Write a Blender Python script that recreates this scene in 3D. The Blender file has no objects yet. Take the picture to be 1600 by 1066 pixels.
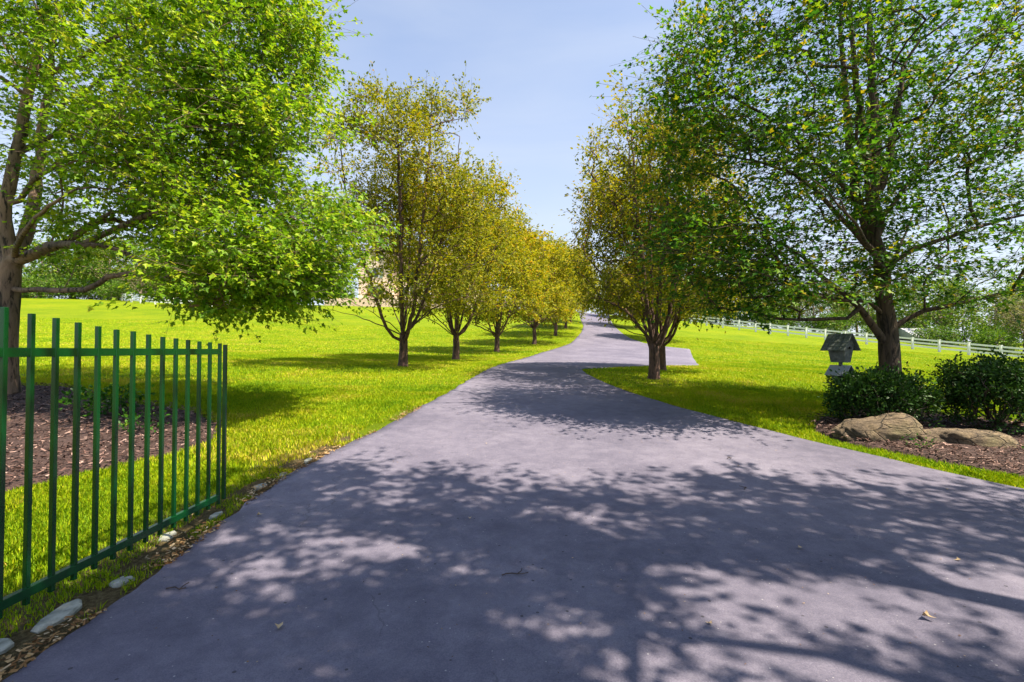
import bpy, math, random
import numpy as np
from mathutils import Vector, Matrix
R = math.radians
sc = bpy.context.scene
col = sc.collection

# ---------------------------------------------------------------- camera
CZ = 1.45
cam = bpy.data.objects.new('camera', bpy.data.cameras.new('camera'))
col.objects.link(cam); sc.camera = cam
cam.data.sensor_width = 36.0; cam.data.lens = 36.0*755/1600
cam.data.clip_start = 0.05; cam.data.clip_end = 3000
cam.location = (0, 0, CZ)
cam.rotation_euler = (R(90)+math.atan(15/755), 0, 0)

# ---------------------------------------------------------------- light
SUN_EL = 60.0                       # the sun stands to the right, slightly behind the camera
SUN_DIR = Vector((3.3, -1.45, 0)).normalized()*math.cos(R(SUN_EL)); SUN_DIR.z = math.sin(R(SUN_EL))
sun = bpy.data.objects.new('sun', bpy.data.lights.new('sun', 'SUN')); col.objects.link(sun)
sun.data.energy = 5.0; sun.data.angle = R(0.53); sun.data.color = (1.0, 0.88, 0.70)
sun.rotation_euler = SUN_DIR.to_track_quat('Z', 'Y').to_euler()
w = bpy.data.worlds.new('World'); sc.world = w; w.use_nodes = True
nt = w.node_tree
sky = nt.nodes.new('ShaderNodeTexSky'); sky.sky_type = 'NISHITA'; sky.sun_disc = False
sky.sun_elevation = R(SUN_EL)
sky.sun_rotation = math.atan2(SUN_DIR.x, SUN_DIR.y)
sky.air_density = 0.85; sky.dust_density = 1.5; sky.ozone_density = 5.0; sky.altitude = 200
bg = nt.nodes['Background']; bg.inputs[1].default_value = 0.125
# summer haze: the lower sky is pale, with faint streaks of high cloud; the zenith stays blue
tc = nt.nodes.new('ShaderNodeTexCoord'); sp_ = nt.nodes.new('ShaderNodeSeparateXYZ'); nt.links.new(tc.outputs['Generated'], sp_.inputs[0])
mr = nt.nodes.new('ShaderNodeMapRange'); mr.inputs[1].default_value = 0.0; mr.inputs[2].default_value = .85; mr.inputs[3].default_value = .90; mr.inputs[4].default_value = .05
nt.links.new(sp_.outputs[2], mr.inputs[0])
mp = nt.nodes.new('ShaderNodeMapping'); mp.inputs['Scale'].default_value = (1.1, 1.1, 4.5); mp.inputs['Rotation'].default_value = (.1, .25, .4); nt.links.new(tc.outputs['Generated'], mp.inputs[0])
cn = nt.nodes.new('ShaderNodeTexNoise'); cn.inputs['Scale'].default_value = 1.6; cn.inputs['Detail'].default_value = 5; cn.inputs['Distortion'].default_value = .5; nt.links.new(mp.outputs[0], cn.inputs['Vector'])
cm = nt.nodes.new('ShaderNodeMath'); cm.operation = 'MULTIPLY_ADD'; cm.use_clamp = True; cm.inputs[1].default_value = .55; nt.links.new(cn.outputs['Fac'], cm.inputs[0])
cs = nt.nodes.new('ShaderNodeMath'); cs.operation = 'SUBTRACT'; cs.inputs[1].default_value = .28; nt.links.new(mr.outputs[0], cs.inputs[0]); nt.links.new(cs.outputs[0], cm.inputs[2])
hz = nt.nodes.new('ShaderNodeMix'); hz.data_type = 'RGBA'; nt.links.new(cm.outputs[0], hz.inputs[0]); nt.links.new(sky.outputs[0], hz.inputs[6]); hz.inputs[7].default_value = (3.0, 3.2, 3.5, 1)
nt.links.new(hz.outputs[2], bg.inputs[0])
sc.view_settings.view_transform = 'Standard'; sc.view_settings.look = 'None'
sc.view_settings.exposure = 1.25; sc.view_settings.gamma = 1.0
sc.cycles.max_bounces = 8; sc.cycles.transparent_max_bounces = 8

# ---------------------------------------------------------------- helpers
def link(name, me, mats, parent=None):
    o = bpy.data.objects.new(name, me); col.objects.link(o)
    for m in (mats if isinstance(mats, (list, tuple)) else [mats]): me.materials.append(m)
    if parent is not None: o.parent = parent
    return o

def tag(o, label=None, cat=None, group=None, kind=None):
    if label: o['label'] = label
    if cat: o['category'] = cat
    if group: o['group'] = group
    if kind: o['kind'] = kind
    return o

def empty(name, loc, label, cat, group=None, rz=0):
    o = bpy.data.objects.new(name, None); col.objects.link(o)
    o.location = loc; o.rotation_euler = (0, 0, rz); o.empty_display_size = .3
    return tag(o, label, cat, group)

def np_mesh(name, co, faces, tint=None, smooth=False):
    """co (N,3); faces (F,k) int array with one k"""
    me = bpy.data.meshes.new(name)
    co = np.ascontiguousarray(co, dtype=np.float32); faces = np.ascontiguousarray(faces, dtype=np.int32)
    F, k = faces.shape
    me.vertices.add(len(co)); me.vertices.foreach_set('co', co.ravel())
    me.loops.add(F*k); me.loops.foreach_set('vertex_index', faces.ravel())
    me.polygons.add(F); me.polygons.foreach_set('loop_start', np.arange(0, F*k, k, dtype=np.int32))
    me.polygons.foreach_set('loop_total', np.full(F, k, dtype=np.int32))
    if smooth: me.polygons.foreach_set('use_smooth', np.ones(F, dtype=bool))
    if tint is not None:
        a = me.attributes.new('tint', 'FLOAT', 'POINT'); a.data.foreach_set('value', np.ascontiguousarray(tint, dtype=np.float32))
    me.update(calc_edges=True); me.validate()
    return me

class MB:
    """collects boxes and tubes (quads/tris) for one mesh"""
    def __init__(s): s.v = []; s.f = []
    def box(s, c, d, rot=None):
        n = len(s.v)
        for dx in (-.5, .5):
            for dy in (-.5, .5):
                for dz in (-.5, .5):
                    p = Vector((dx*d[0], dy*d[1], dz*d[2]))
                    if rot is not None: p = rot @ p
                    s.v.append(tuple(p+Vector(c)))
        s.f += [[n+a for a in q] for q in ((0,1,3,2),(4,6,7,5),(0,4,5,1),(2,3,7,6),(0,2,6,4),(1,5,7,3))]
        return s
    def bar(s, a, b, wd, h):
        a, b = Vector(a), Vector(b); d = (b-a)
        q = d.to_track_quat('Y', 'Z').to_matrix()
        return s.box((a+b)/2, (wd, d.length, h), q)
    def poly(s, vs, fs):
        n = len(s.v); s.v += [tuple(v) for v in vs]; s.f += [[n+i for i in f] for f in fs]; return s
    def prism(s, prof, axis_a, axis_b):
        """prof: list of (offset vector) ring; extruded from a to b"""
        n = len(prof); vs = [Vector(p)+Vector(axis_a) for p in prof]+[Vector(p)+Vector(axis_b) for p in prof]
        fs = [[i, (i+1) % n, n+(i+1) % n, n+i] for i in range(n)]+[list(range(n-1, -1, -1)), list(range(n, 2*n))]
        return s.poly(vs, fs)
    def build(s, name, mat, parent=None, bevel=0, smooth=False):
        me = bpy.data.meshes.new(name); me.from_pydata(s.v, [], s.f); me.update()
        o = link(name, me, mat, parent)
        if smooth: me.polygons.foreach_set('use_smooth', [True]*len(me.polygons))
        if bevel:
            b = o.modifiers.new('bevel', 'BEVEL'); b.width = bevel; b.segments = 2
        return o

# ---------------------------------------------------------------- ground shape
PY = np.array([-60,0,4,10,17,24,31,38,45,60,80,100,130,260.]); PZ = np.array([-.6,0,.02,.40,.84,1.05,1.40,1.98,2.82,5.05,8.25,9.3,8.6,6.])
PM = np.gradient(PZ, PY)
def H(x, y):
    x = np.asarray(x, float); y = np.asarray(y, float)
    yy = np.clip(y, -59.9, 259.9); i = np.clip(np.searchsorted(PY, yy, side='right')-1, 0, len(PY)-2)
    h = PY[i+1]-PY[i]; t = (yy-PY[i])/h
    z = PZ[i]*(2*t**3-3*t*t+1)+PM[i]*h*(t**3-2*t*t+t)+PZ[i+1]*(-2*t**3+3*t*t)+PM[i+1]*h*(t**3-t*t)
    r = np.minimum(x, 75)-5; r = .5*(r+np.sqrt(r*r+4))-.385; r = np.maximum(r, 0)
    l = np.minimum(-x, 110)-3; l = .5*(l+np.sqrt(l*l+4))-.3; l = np.maximum(l, 0)
    yc = np.clip(y, 0, 90)
    return z-(.035+.0006*yc)*r*np.clip((y+2)/8, 0, 1)+.025*l*np.clip(y/6, 0, 1)
def Hf(x, y): return float(H(x, y))

def vnoise(x, y, seed=0):
    """cheap smooth 2-D value noise, 0..1"""
    def h(a, b):
        n = np.sin(a*127.1+b*311.7+seed*74.7)*43758.5453
        return n-np.floor(n)
    xi = np.floor(x); yi = np.floor(y); u = x-xi; v = y-yi
    u = u*u*(3-2*u); v = v*v*(3-2*v)
    return (h(xi, yi)*(1-u)+h(xi+1, yi)*u)*(1-v)+(h(xi, yi+1)*(1-u)+h(xi+1, yi+1)*u)*v

# driveway edges in metres
LE = [(-2.6,-14),(-2.4,-4),(-2.3,0),(-2.23,2.16),(-2.25,2.53),(-2.29,3.17),(-2.42,4.42),(-2.43,5.16),(-2.31,6.24),(-2.0,7.56),(-1.46,11.04),(-.84,15.81),(.1,21.5),(1.74,29.28),(4.7,38.62),(7.1,49.44),(8.45,57.01),(9.4,66.42),(10.6,76),(13,86),(17,96),(23,108)]
RE = [(14,-14),(11.5,-4),(8.6,0),(6.6,2.7),(5.16,4.9),(4.68,5.92),(4.17,6.87),(3.75,7.9),(3.2,9.27),(2.85,10.62),(2.45,12.43),(2.27,14.35),(2.3,16.4),(2.75,16.6),(7.75,20.04),(14.3,38.9),(12.4,40.2),(11.5,42.2),(11.3,46),(11.55,50.07),(12.4,58),(13.7,67),(15.2,76),(17.6,86),(21.6,96),(28,108)]
def smooth_edge(P):
    P = np.array(P, float)
    yy = np.linspace(P[0,1], P[-1,1], 2400); xx = np.interp(yy, P[:,1], P[:,0])
    k = 9; pad = np.pad(xx, k, mode='edge'); xx = np.convolve(pad, np.hanning(2*k+1)/np.hanning(2*k+1).sum(), 'valid')
    return yy, xx
LY, LX = smooth_edge(LE); RY, RX = smooth_edge(RE)
def road_l(y): return np.interp(y, LY, LX)
def road_r(y): return np.interp(y, RY, RX)

# ---------------------------------------------------------------- materials
def mat(name):
    m = bpy.data.materials.new(name); m.use_nodes = True
    n = m.node_tree.nodes; b = n['Principled BSDF']; return m, m.node_tree, b
def ramp(nt, fac, stops, interp='LINEAR'):
    r = nt.nodes.new('ShaderNodeValToRGB'); r.color_ramp.interpolation = interp
    e = r.color_ramp.elements
    while len(e) > 1: e.remove(e[0])
    e[0].position = stops[0][0]; e[0].color = (*stops[0][1], 1)
    for p, c in stops[1:]:
        q = e.new(p); q.color = (*c, 1)
    nt.links.new(fac, r.inputs[0]); return r.outputs[0]
def noise(nt, scale, detail=4, rough=.55, vec=None, dist=0):
    n = nt.nodes.new('ShaderNodeTexNoise'); n.inputs['Scale'].default_value = scale
    n.inputs['Detail'].default_value = detail; n.inputs['Roughness'].default_value = rough
    n.inputs['Distortion'].default_value = dist
    if vec is not None: nt.links.new(vec, n.inputs['Vector'])
    return n.outputs['Fac']
def pos(nt, scale=(1, 1, 1), obj=False, rot=(0, 0, 0)):
    if obj:
        t = nt.nodes.new('ShaderNodeTexCoord').outputs['Object']
    else:
        t = nt.nodes.new('ShaderNodeNewGeometry').outputs['Position']
    m = nt.nodes.new('ShaderNodeMapping'); m.inputs['Scale'].default_value = scale; m.inputs['Rotation'].default_value = rot
    nt.links.new(t, m.inputs[0]); return m.outputs[0]
def mixc(nt, fac, a, b, mode='MIX'):
    m = nt.nodes.new('ShaderNodeMix'); m.data_type = 'RGBA'; m.blend_type = mode
    for s, v in ((0, fac), (6, a), (7, b)):
        if isinstance(v, (int, float)): m.inputs[s].default_value = v
        elif isinstance(v, tuple): m.inputs[s].default_value = (*v, 1)
        else: nt.links.new(v, m.inputs[s])
    return m.outputs[2]
def math_(nt, op, a, b=0.0, clamp=False):
    m = nt.nodes.new('ShaderNodeMath'); m.operation = op; m.use_clamp = clamp
    for i, v in enumerate((a, b)):
        if isinstance(v, (int, float)): m.inputs[i].default_value = v
        else: nt.links.new(v, m.inputs[i])
    return m.outputs[0]
def bump(nt, b, h, strength, dist):
    n = nt.nodes.new('ShaderNodeBump'); n.inputs['Strength'].default_value = strength; n.inputs['Distance'].default_value = dist
    nt.links.new(h, n.inputs['Height']); nt.links.new(n.outputs[0], b.inputs['Normal'])
def attr(nt, name='tint'):
    a = nt.nodes.new('ShaderNodeAttribute'); a.attribute_name = name; return a.outputs['Fac']

def leaf_mat(name, stops, trans=.35, rough=.5):
    m, t, b = mat(name)
    c = ramp(t, attr(t), stops)
    t.links.new(c, b.inputs['Base Color']); b.inputs['Roughness'].default_value = rough
    b.inputs['Specular IOR Level'].default_value = .22
    tr = t.nodes.new('ShaderNodeBsdfTranslucent'); 
    c2 = mixc(t, 1.0, c, (1.0, 1.0, .45), 'MULTIPLY'); t.links.new(c2, tr.inputs[0])
    mx = t.nodes.new('ShaderNodeMixShader'); mx.inputs[0].default_value = trans
    t.links.new(b.outputs[0], mx.inputs[1]); t.links.new(tr.outputs[0], mx.inputs[2])
    t.links.new(mx.outputs[0], t.nodes['Material Output'].inputs[0]); return m

def bark_mat(name, dark, light, warm, scale=1.0):
    m, t, b = mat(name)
    v = pos(t, (9*scale, 9*scale, 1.6*scale), obj=True)
    n1 = noise(t, 1.6, 8, .7, v, .6); n2 = noise(t, 1.3, 3, .5, pos(t, (1, 1, .7), obj=True))
    c = ramp(t, n1, [(.36, dark), (.52, light), (.68, tuple(min(1, x*1.5) for x in light))])
    c = mixc(t, ramp(t, n2, [(.45, (0,)*3), (.65, (1,)*3)]), c, warm, 'MIX') if warm else c
    c = mixc(t, ramp(t, n1, [(.38, (1,)*3), (.46, (0,)*3)]), c, dark)
    t.links.new(c, b.inputs['Base Color']); b.inputs['Roughness'].default_value = .9
    bump(t, b, n1, 1.0, .04); return m

def plain(name, c1, c2, scale=6, rough=.7, bmp=0, detail=5, obj=True, metallic=0):
    m, t, b = mat(name)
    n = noise(t, scale, detail, .6, pos(t, obj=obj))
    t.links.new(ramp(t, n, [(.3, c1), (.7, c2)]), b.inputs['Base Color'])
    b.inputs['Roughness'].default_value = rough; b.inputs['Metallic'].default_value = metallic
    if bmp: bump(t, b, n, 1.0, bmp)
    return m

# lawn
GREENS = [(0, (.09, .22, .004)), (.3, (.21, .38, .004)), (.62, (.40, .52, .005)), (.85, (.56, .55, .012)), (1, (.62, .50, .10))]
def lawn_material():
    m, t, b = mat('lawn')
    big = noise(t, .22, 4, .6, pos(t, (1, 1, 1))); streak = noise(t, 1.1, 4, .6, pos(t, (.35, 2.2, 1), rot=(0, 0, .25)))
    fine = noise(t, 34, 5, .75, pos(t)); mid = noise(t, 3.0, 5, .65, pos(t))
    f = math_(t, 'ADD', math_(t, 'MULTIPLY', big, .42), math_(t, 'MULTIPLY', streak, .38))
    f = math_(t, 'ADD', f, math_(t, 'MULTIPLY', mid, .26)); f = math_(t, 'ADD', f, math_(t, 'MULTIPLY', fine, .34))
    f = math_(t, 'SUBTRACT', f, .14)
    c = ramp(t, f, [(.30, (.06, .12, .003)), (.46, (.115, .19, .003)), (.60, (.18, .24, .004)), (.76, (.25, .255, .008)), (.9, (.30, .25, .04))])
    g = t.nodes.new('ShaderNodeNewGeometry'); sx = t.nodes.new('ShaderNodeSeparateXYZ'); t.links.new(g.outputs['Position'], sx.inputs[0])
    mx = math_(t, 'SUBTRACT', 1.0, math_(t, 'DIVIDE', math_(t, 'ABSOLUTE', math_(t, 'ADD', sx.outputs[0], 2.5)), .75), True)
    my = math_(t, 'DIVIDE', math_(t, 'SUBTRACT', 8.5, sx.outputs[1]), 3.0, True)
    mm = math_(t, 'MULTIPLY', math_(t, 'MULTIPLY', mx, my), 2.2); mm = math_(t, 'SUBTRACT', mm, math_(t, 'MULTIPLY', mid, .9), True)
    soil = ramp(t, fine, [(.3, (.05, .035, .018)), (.5, (.13, .10, .045)), (.7, (.24, .20, .10))])
    c = mixc(t, ramp(t, mm, [(.2, (0,)*3), (.5, (1,)*3)]), c, soil)
    t.links.new(c, b.inputs['Base Color']); b.inputs['Roughness'].default_value = .95
    b.inputs['Specular IOR Level'].default_value = .1
    bump(t, b, math_(t, 'ADD', fine, mid), 1.0, .08); return m
M_lawn = lawn_material()
M_grass = leaf_mat('grass_blade', GREENS, .30, .6)

def asphalt_material():
    m, t, b = mat('asphalt')
    p = pos(t)
    n1 = noise(t, .55, 5, .6, p); n2 = noise(t, 5, 5, .6, p); n3 = noise(t, 130, 4, .8, p); n4 = noise(t, 26, 4, .7, p)
    f = math_(t, 'ADD', math_(t, 'MULTIPLY', n1, .35), math_(t, 'MULTIPLY', n2, .25)); f = math_(t, 'ADD', f, math_(t, 'MULTIPLY', n3, .46)); f = math_(t, 'ADD', f, math_(t, 'MULTIPLY', n4, .15))
    f = math_(t, 'SUBTRACT', f, .08)
    c = ramp(t, f, [(.36, (.060, .058, .090)), (.5, (.120, .111, .154)), (.64, (.20, .185, .235))])
    # pale grit
    vo = t.nodes.new('ShaderNodeTexVoronoi'); vo.inputs['Scale'].default_value = 24; t.links.new(p, vo.inputs['Vector'])
    sel = math_(t, 'MULTIPLY', math_(t, 'LESS_THAN', vo.outputs['Distance'], .11), math_(t, 'GREATER_THAN', noise(t, 7, 2, .5, p), .58))
    c = mixc(t, math_(t, 'MULTIPLY', sel, .5), c, (.55, .52, .50))
    # small dark specks and hairline cracks
    v2 = t.nodes.new('ShaderNodeTexVoronoi'); v2.inputs['Scale'].default_value = 9; t.links.new(p, v2.inputs['Vector'])
    d = math_(t, 'MULTIPLY', math_(t, 'LESS_THAN', v2.outputs['Distance'], .085), math_(t, 'GREATER_THAN', noise(t, 3, 2, .5, p), .5))
    c = mixc(t, math_(t, 'MULTIPLY', d, .7), c, (.02, .018, .02))
    v3 = t.nodes.new('ShaderNodeTexVoronoi'); v3.feature = 'DISTANCE_TO_EDGE'; v3.inputs['Scale'].default_value = .23
    wp = t.nodes.new('ShaderNodeVectorMath'); wp.operation = 'ADD'
    nn = t.nodes.new('ShaderNodeTexNoise'); nn.inputs['Scale'].default_value = 1.2; nn.inputs['Detail'].default_value = 6; t.links.new(p, nn.inputs['Vector'])
    sc_ = t.nodes.new('ShaderNodeVectorMath'); sc_.operation = 'SCALE'; sc_.inputs['Scale'].default_value = 1.6
    t.links.new(nn.outputs['Color'], sc_.inputs[0]); t.links.new(p, wp.inputs[0]); t.links.new(sc_.outputs[0], wp.inputs[1]); t.links.new(wp.outputs[0], v3.inputs['Vector'])
    cr = math_(t, 'MULTIPLY', math_(t, 'LESS_THAN', v3.outputs['Distance'], .0018), math_(t, 'GREATER_THAN', noise(t, .5, 2, .5, p), .47))
    c = mixc(t, math_(t, 'MULTIPLY', cr, .3), c, (.03, .028, .03))
    t.links.new(c, b.inputs['Base Color']); b.inputs['Roughness'].default_value = .82; b.inputs['Specular IOR Level'].default_value = .35
    bump(t, b, math_(t, 'ADD', n3, math_(t, 'MULTIPLY', n4, 1.5)), .7, .006); return m
M_asph = asphalt_material()
M_gate = plain('green_enamel', (.0, .036, .006), (.0006, .050, .009), 3, .25)
M_white = plain('white_paint', (.74, .74, .72), (.86, .86, .84), 2, .6)
M_mulch = plain('mulch_base', (.014, .007, .006), (.10, .055, .045), 42, .95, .03)  # colour darkened to carry the shade of bush and trees over the beds
M_chip = leaf_mat('mulch_chip', [(0, (.010, .006, .005)), (.4, (.045, .024, .018)), (.75, (.16, .09, .075)), (1, (.45, .31, .26))], .02, .9)
M_litter = leaf_mat('dry_litter', [(0, (.06, .03, .012)), (.4, (.20, .10, .035)), (.75, (.38, .24, .10)), (1, (.50, .40, .26))], .1, .8)
M_rock = None
def rock_material():
    m, t, b = mat('sandstone')
    p = pos(t, obj=True); n = noise(t, 3.2, 8, .65, p, .4); n2 = noise(t, 16, 6, .7, pos(t, (1, 1, 2.5), obj=True), .5); n3 = noise(t, 1.7, 3, .5, p)
    c = ramp(t, n, [(.28, (.04, .03, .02)), (.45, (.15, .11, .07)), (.6, (.27, .20, .12)), (.78, (.42, .35, .25))])
    c = mixc(t, ramp(t, n2, [(.38, (.75,)*3), (.52, (0,)*3)]), c, (.06, .045, .03))
    c = mixc(t, ramp(t, n3, [(.55, (0,)*3), (.7, (.55,)*3)]), c, (.13, .13, .05))
    t.links.new(c, b.inputs['Base Color']); b.inputs['Roughness'].default_value = .92
    vr = t.nodes.new('ShaderNodeTexVoronoi'); vr.feature = 'DISTANCE_TO_EDGE'; vr.inputs['Scale'].default_value = 2.6; t.links.new(pos(t, (1, 1, 3.2), obj=True, rot=(.2, .3, 0)), vr.inputs['Vector'])
    ck = ramp(t, vr.outputs['Distance'], [(0, (0,)*3), (.035, (1,)*3)])
    c = mixc(t, math_(t, 'SUBTRACT', .7, math_(t, 'MULTIPLY', ck, .7)), c, (.03, .022, .015)); t.links.new(c, b.inputs['Base Color'])
    bump(t, b, math_(t, 'ADD', math_(t, 'ADD', n2, n), math_(t, 'MULTIPLY', ck, .6)), 1.0, .05); return m
M_rock = rock_material()
M_flag = plain('pale_flagstone', (.12, .13, .11), (.34, .35, .30), 14, .9, .01)
M_wood_w = plain('weathered_wood', (.045, .055, .055), (.16, .17, .165), 14, .9, .008)
M_shake = plain('mossy_shake', (.035, .05, .045), (.15, .17, .15), 18, .95, .01)
M_tin = plain('pale_metal_sheet', (.30, .33, .40), (.42, .46, .54), 5, .45, metallic=.2)
M_bark_maple = bark_mat('maple_bark', (.02, .014, .011), (.16, .11, .08), (.30, .19, .13))
M_bark_maple_d = bark_mat('maple_bark_grey', (.014, .010, .008), (.08, .055, .04), (.13, .08, .055))
M_bark_pear = bark_mat('pear_bark', (.016, .010, .008), (.11, .062, .045), (.17, .095, .075), 1.3)
M_bark_far = bark_mat('far_bark', (.10, .07, .05), (.28, .21, .16), None, .4)
M_leaf_mapleL = leaf_mat('maple_leaf_bright', [(0, (.04, .12, .008)), (.35, (.12, .25, .010)), (.62, (.24, .42, .02)), (.88, (.42, .52, .03)), (1, (.48, .50, .04))], .50, .42)
M_leaf_mapleR = leaf_mat('maple_leaf_green', [(0, (.012, .06, .012)), (.4, (.04, .14, .014)), (.7, (.12, .28, .02)), (.94, (.28, .40, .02)), (1, (.42, .34, .02))], .50, .42)
M_leaf_pear = leaf_mat('pear_leaf_golden', [(0, (.07, .115, .012)), (.35, (.19, .225, .012)), (.62, (.33, .335, .012)), (.88, (.50, .40, .012)), (1, (.55, .30, .015))], .48, .62)
M_leaf_far = leaf_mat('far_leaf', [(0, (.04, .11, .012)), (.4, (.11, .22, .018)), (.75, (.23, .32, .025)), (1, (.34, .36, .05))], .3, .6)
M_leaf_far2 = leaf_mat('far_leaf_dull', [(0, (.05, .07, .03)), (.4, (.13, .16, .05)), (.75, (.24, .23, .08)), (1, (.36, .28, .14))], .3, .6)
M_leaf_bush = leaf_mat('holly_leaf', [(0, (.012, .035, .008)), (.5, (.03, .085, .014)), (.85, (.07, .16, .02)), (1, (.16, .25, .03))], .2, .5)
M_bark_bush = plain('bush_stem', (.03, .02, .015), (.10, .07, .05), 20, .9)
M_stone = plain('stone_wall', (.60, .47, .36), (.80, .67, .54), 1.2, .9, .02)
M_terr = plain('terrace_stone', (.62, .44, .33), (.78, .60, .47), .8, .9, .02)
M_roof = plain('brown_shingle', (.14, .10, .08), (.26, .20, .16), 2, .9)
M_groof = plain('grey_shingle', (.30, .31, .32), (.42, .43, .44), 2, .9)
M_shut = plain('green_shutter', (.10, .17, .12), (.15, .23, .17), 2, .6)
M_glass, _t, _b = mat('window_glass'); _b.inputs['Base Color'].default_value = (.05, .07, .09, 1); _b.inputs['Roughness'].default_value = .08

# ---------------------------------------------------------------- terrain, driveway
def axis(lim_lo, lim_hi, h0, grow, near):
    a = [0.0]
    while a[-1] < lim_hi: a.append(a[-1]+(h0 if a[-1] < near else h0+(a[-1]-near)*grow))
    b = [0.0]
    while b[-1] > lim_lo: b.append(b[-1]-(h0 if -b[-1] < near*.5 else h0+(-b[-1]-near*.5)*grow))
    return np.array(sorted(set(b+a)))
gx = axis(-900, 900, .5, .05, 20); gy = axis(-60, 1500, .5, .03, 30)
X, Y = np.meshgrid(gx, gy); Z = H(X, Y)
nx, ny = len(gx), len(gy)
ii = np.arange((ny-1)*(nx-1)); r_, c_ = ii//(nx-1), ii % (nx-1)
fa = np.stack([r_*nx+c_, r_*nx+c_+1, (r_+1)*nx+c_+1, (r_+1)*nx+c_], 1)
tag(link('lawn', np_mesh('lawn', np.stack([X, Y, Z], -1).reshape(-1, 3), fa, smooth=True), M_lawn), kind='structure')

ry = np.concatenate([np.arange(-14, 8, .06), np.arange(8, 16, .12), np.arange(16, 44, .1), np.arange(44, 108, .5)])
def drive_mesh():
    rng = np.random.RandomState(3)
    NX = 34; s = np.linspace(0, 1, NX)
    jl = (vnoise(ry*3.1, ry*0+1)-.5)*.06+(vnoise(ry*9, ry*0+7)-.5)*.03; jr = (vnoise(ry*2.3, ry*0+4)-.5)*.05
    xl = road_l(ry)+jl; xr = road_r(ry)+jr
    XX = xl[:, None]+(xr-xl)[:, None]*s[None]; YY = np.repeat(ry[:, None], NX, 1)
    ZZ = H(XX, YY)+np.where(YY < 12, .022, .035)
    # skirts
    ZL = H(xl, ry)-.06; ZR = H(xr, ry)-.06
    XX = np.concatenate([xl[:, None]-.012, XX, xr[:, None]+.012], 1); YY = np.concatenate([YY[:, :1], YY, YY[:, :1]], 1); ZZ = np.concatenate([ZL[:, None], ZZ, ZR[:, None]], 1)
    n = NX+2; m = len(ry); k = np.arange((m-1)*(n-1)); a, b = k//(n-1), k % (n-1)
    return np_mesh('driveway', np.stack([XX, YY, ZZ], -1).reshape(-1, 3), np.stack([a*n+b, a*n+b+1, (a+1)*n+b+1, (a+1)*n+b], 1), smooth=False)
tag(link('driveway', drive_mesh(), M_asph), kind='structure')

MULCH_R = [(4.75,7.55),(4.62,7.05),(4.85,6.5),(5.15,5.98),(5.63,5.3),(6.5,4.7),(7.6,3.9),(9.2,3.6),(10.2,5),(10,7.2),(9.2,8.4),(8.2,9.0),(7.4,9.9),(6.6,9.6),(6.1,8.7),(5.3,8.4)]
MULCH_L = [(-4.35,7.2),(-4.15,6.4),(-4.45,5.7),(-4.75,5.0),(-5.1,4.35),(-6.2,4.0),(-8.2,4.1),(-10.5,4.8),(-12.3,7),(-12.2,9.8),(-10.6,10.9),(-9.2,10.4),(-8.0,9.5),(-6.6,9.0),(-5.2,8.2)]
def curve_poly(P, n=8, seed=0, jit=.06):
    P = np.array(P, float); m = len(P); out = []
    for i in range(m):
        p0, p1, p2, p3 = P[i-1], P[i], P[(i+1) % m], P[(i+2) % m]
        for k in range(n):
            t = k/n
            out.append(.5*((2*p1)+(-p0+p2)*t+(2*p0-5*p1+4*p2-p3)*t*t+(-p0+3*p1-3*p2+p3)*t**3))
    out = np.array(out); rng = np.random.RandomState(seed)
    return out+rng.normal(0, jit*.5, out.shape)
def inside(poly, x, y):
    r = np.zeros(x.shape, bool); n = len(poly); j = n-1
    for i in range(n):
        xi, yi = poly[i]; xj, yj = poly[j]
        c = ((yi > y) != (yj > y)) & (x < (xj-xi)*(y-yi)/(yj-yi+1e-12)+xi); r ^= c; j = i
    return r
ML = curve_poly(MULCH_L, 8, 1); MR = curve_poly(MULCH_R, 8, 2)
def mulch_h(poly, x, y):
    c = poly.mean(0)
    return .03
def mulch(poly, chips, seed):
    rng = np.random.RandomState(seed)
    c = poly.mean(0); rings = np.linspace(0, 1, 26)[1:]; n = len(poly)
    pts = [np.array([[c[0], c[1]]])]+[c+(poly-c)*s for s in rings]
    P = np.concatenate(pts); s = np.concatenate([[0]]+[np.full(n, q) for q in rings])
    z = H(P[:, 0], P[:, 1])+np.where(s > .99, -.02, .025+.05*(1-s**6))+(vnoise(P[:, 0]*4, P[:, 1]*4, 5)-.5)*.04
    tri = [[0, 1+i, 1+(i+1) % n, 1+(i+1) % n] for i in range(n)]
    q = []
    for k in range(len(rings)-1):
        a = 1+k*n; b = 1+(k+1)*n
        q += [[a+i, b+i, b+(i+1) % n, a+(i+1) % n] for i in range(n)]
    me = bpy.data.meshes.new('mulch_bed'); me.from_pydata([tuple(v) for v in np.stack([P[:, 0], P[:, 1], z], 1)], [], [t[:3] for t in tri]+q); me.update()
    tag(link('mulch_bed', me, M_mulch), kind='structure')
    lo, hi = poly.min(0), poly.max(0)
    x = rng.uniform(lo[0]-.2, hi[0]+.2, chips*2); y = rng.uniform(lo[1]-.2, hi[1]+.2, chips*2)
    jx, jy = x+rng.normal(0, .05, len(x)), y+rng.normal(0, .05, len(x))
    k = inside(poly, jx, jy); x, y = x[k], y[k]
    tag(chips_obj('mulch_chips', x, y, H(x, y)+.07+rng.uniform(0, .03, len(x)), rng, (.025, .085), (.007, .02), M_chip), kind='stuff')

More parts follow.
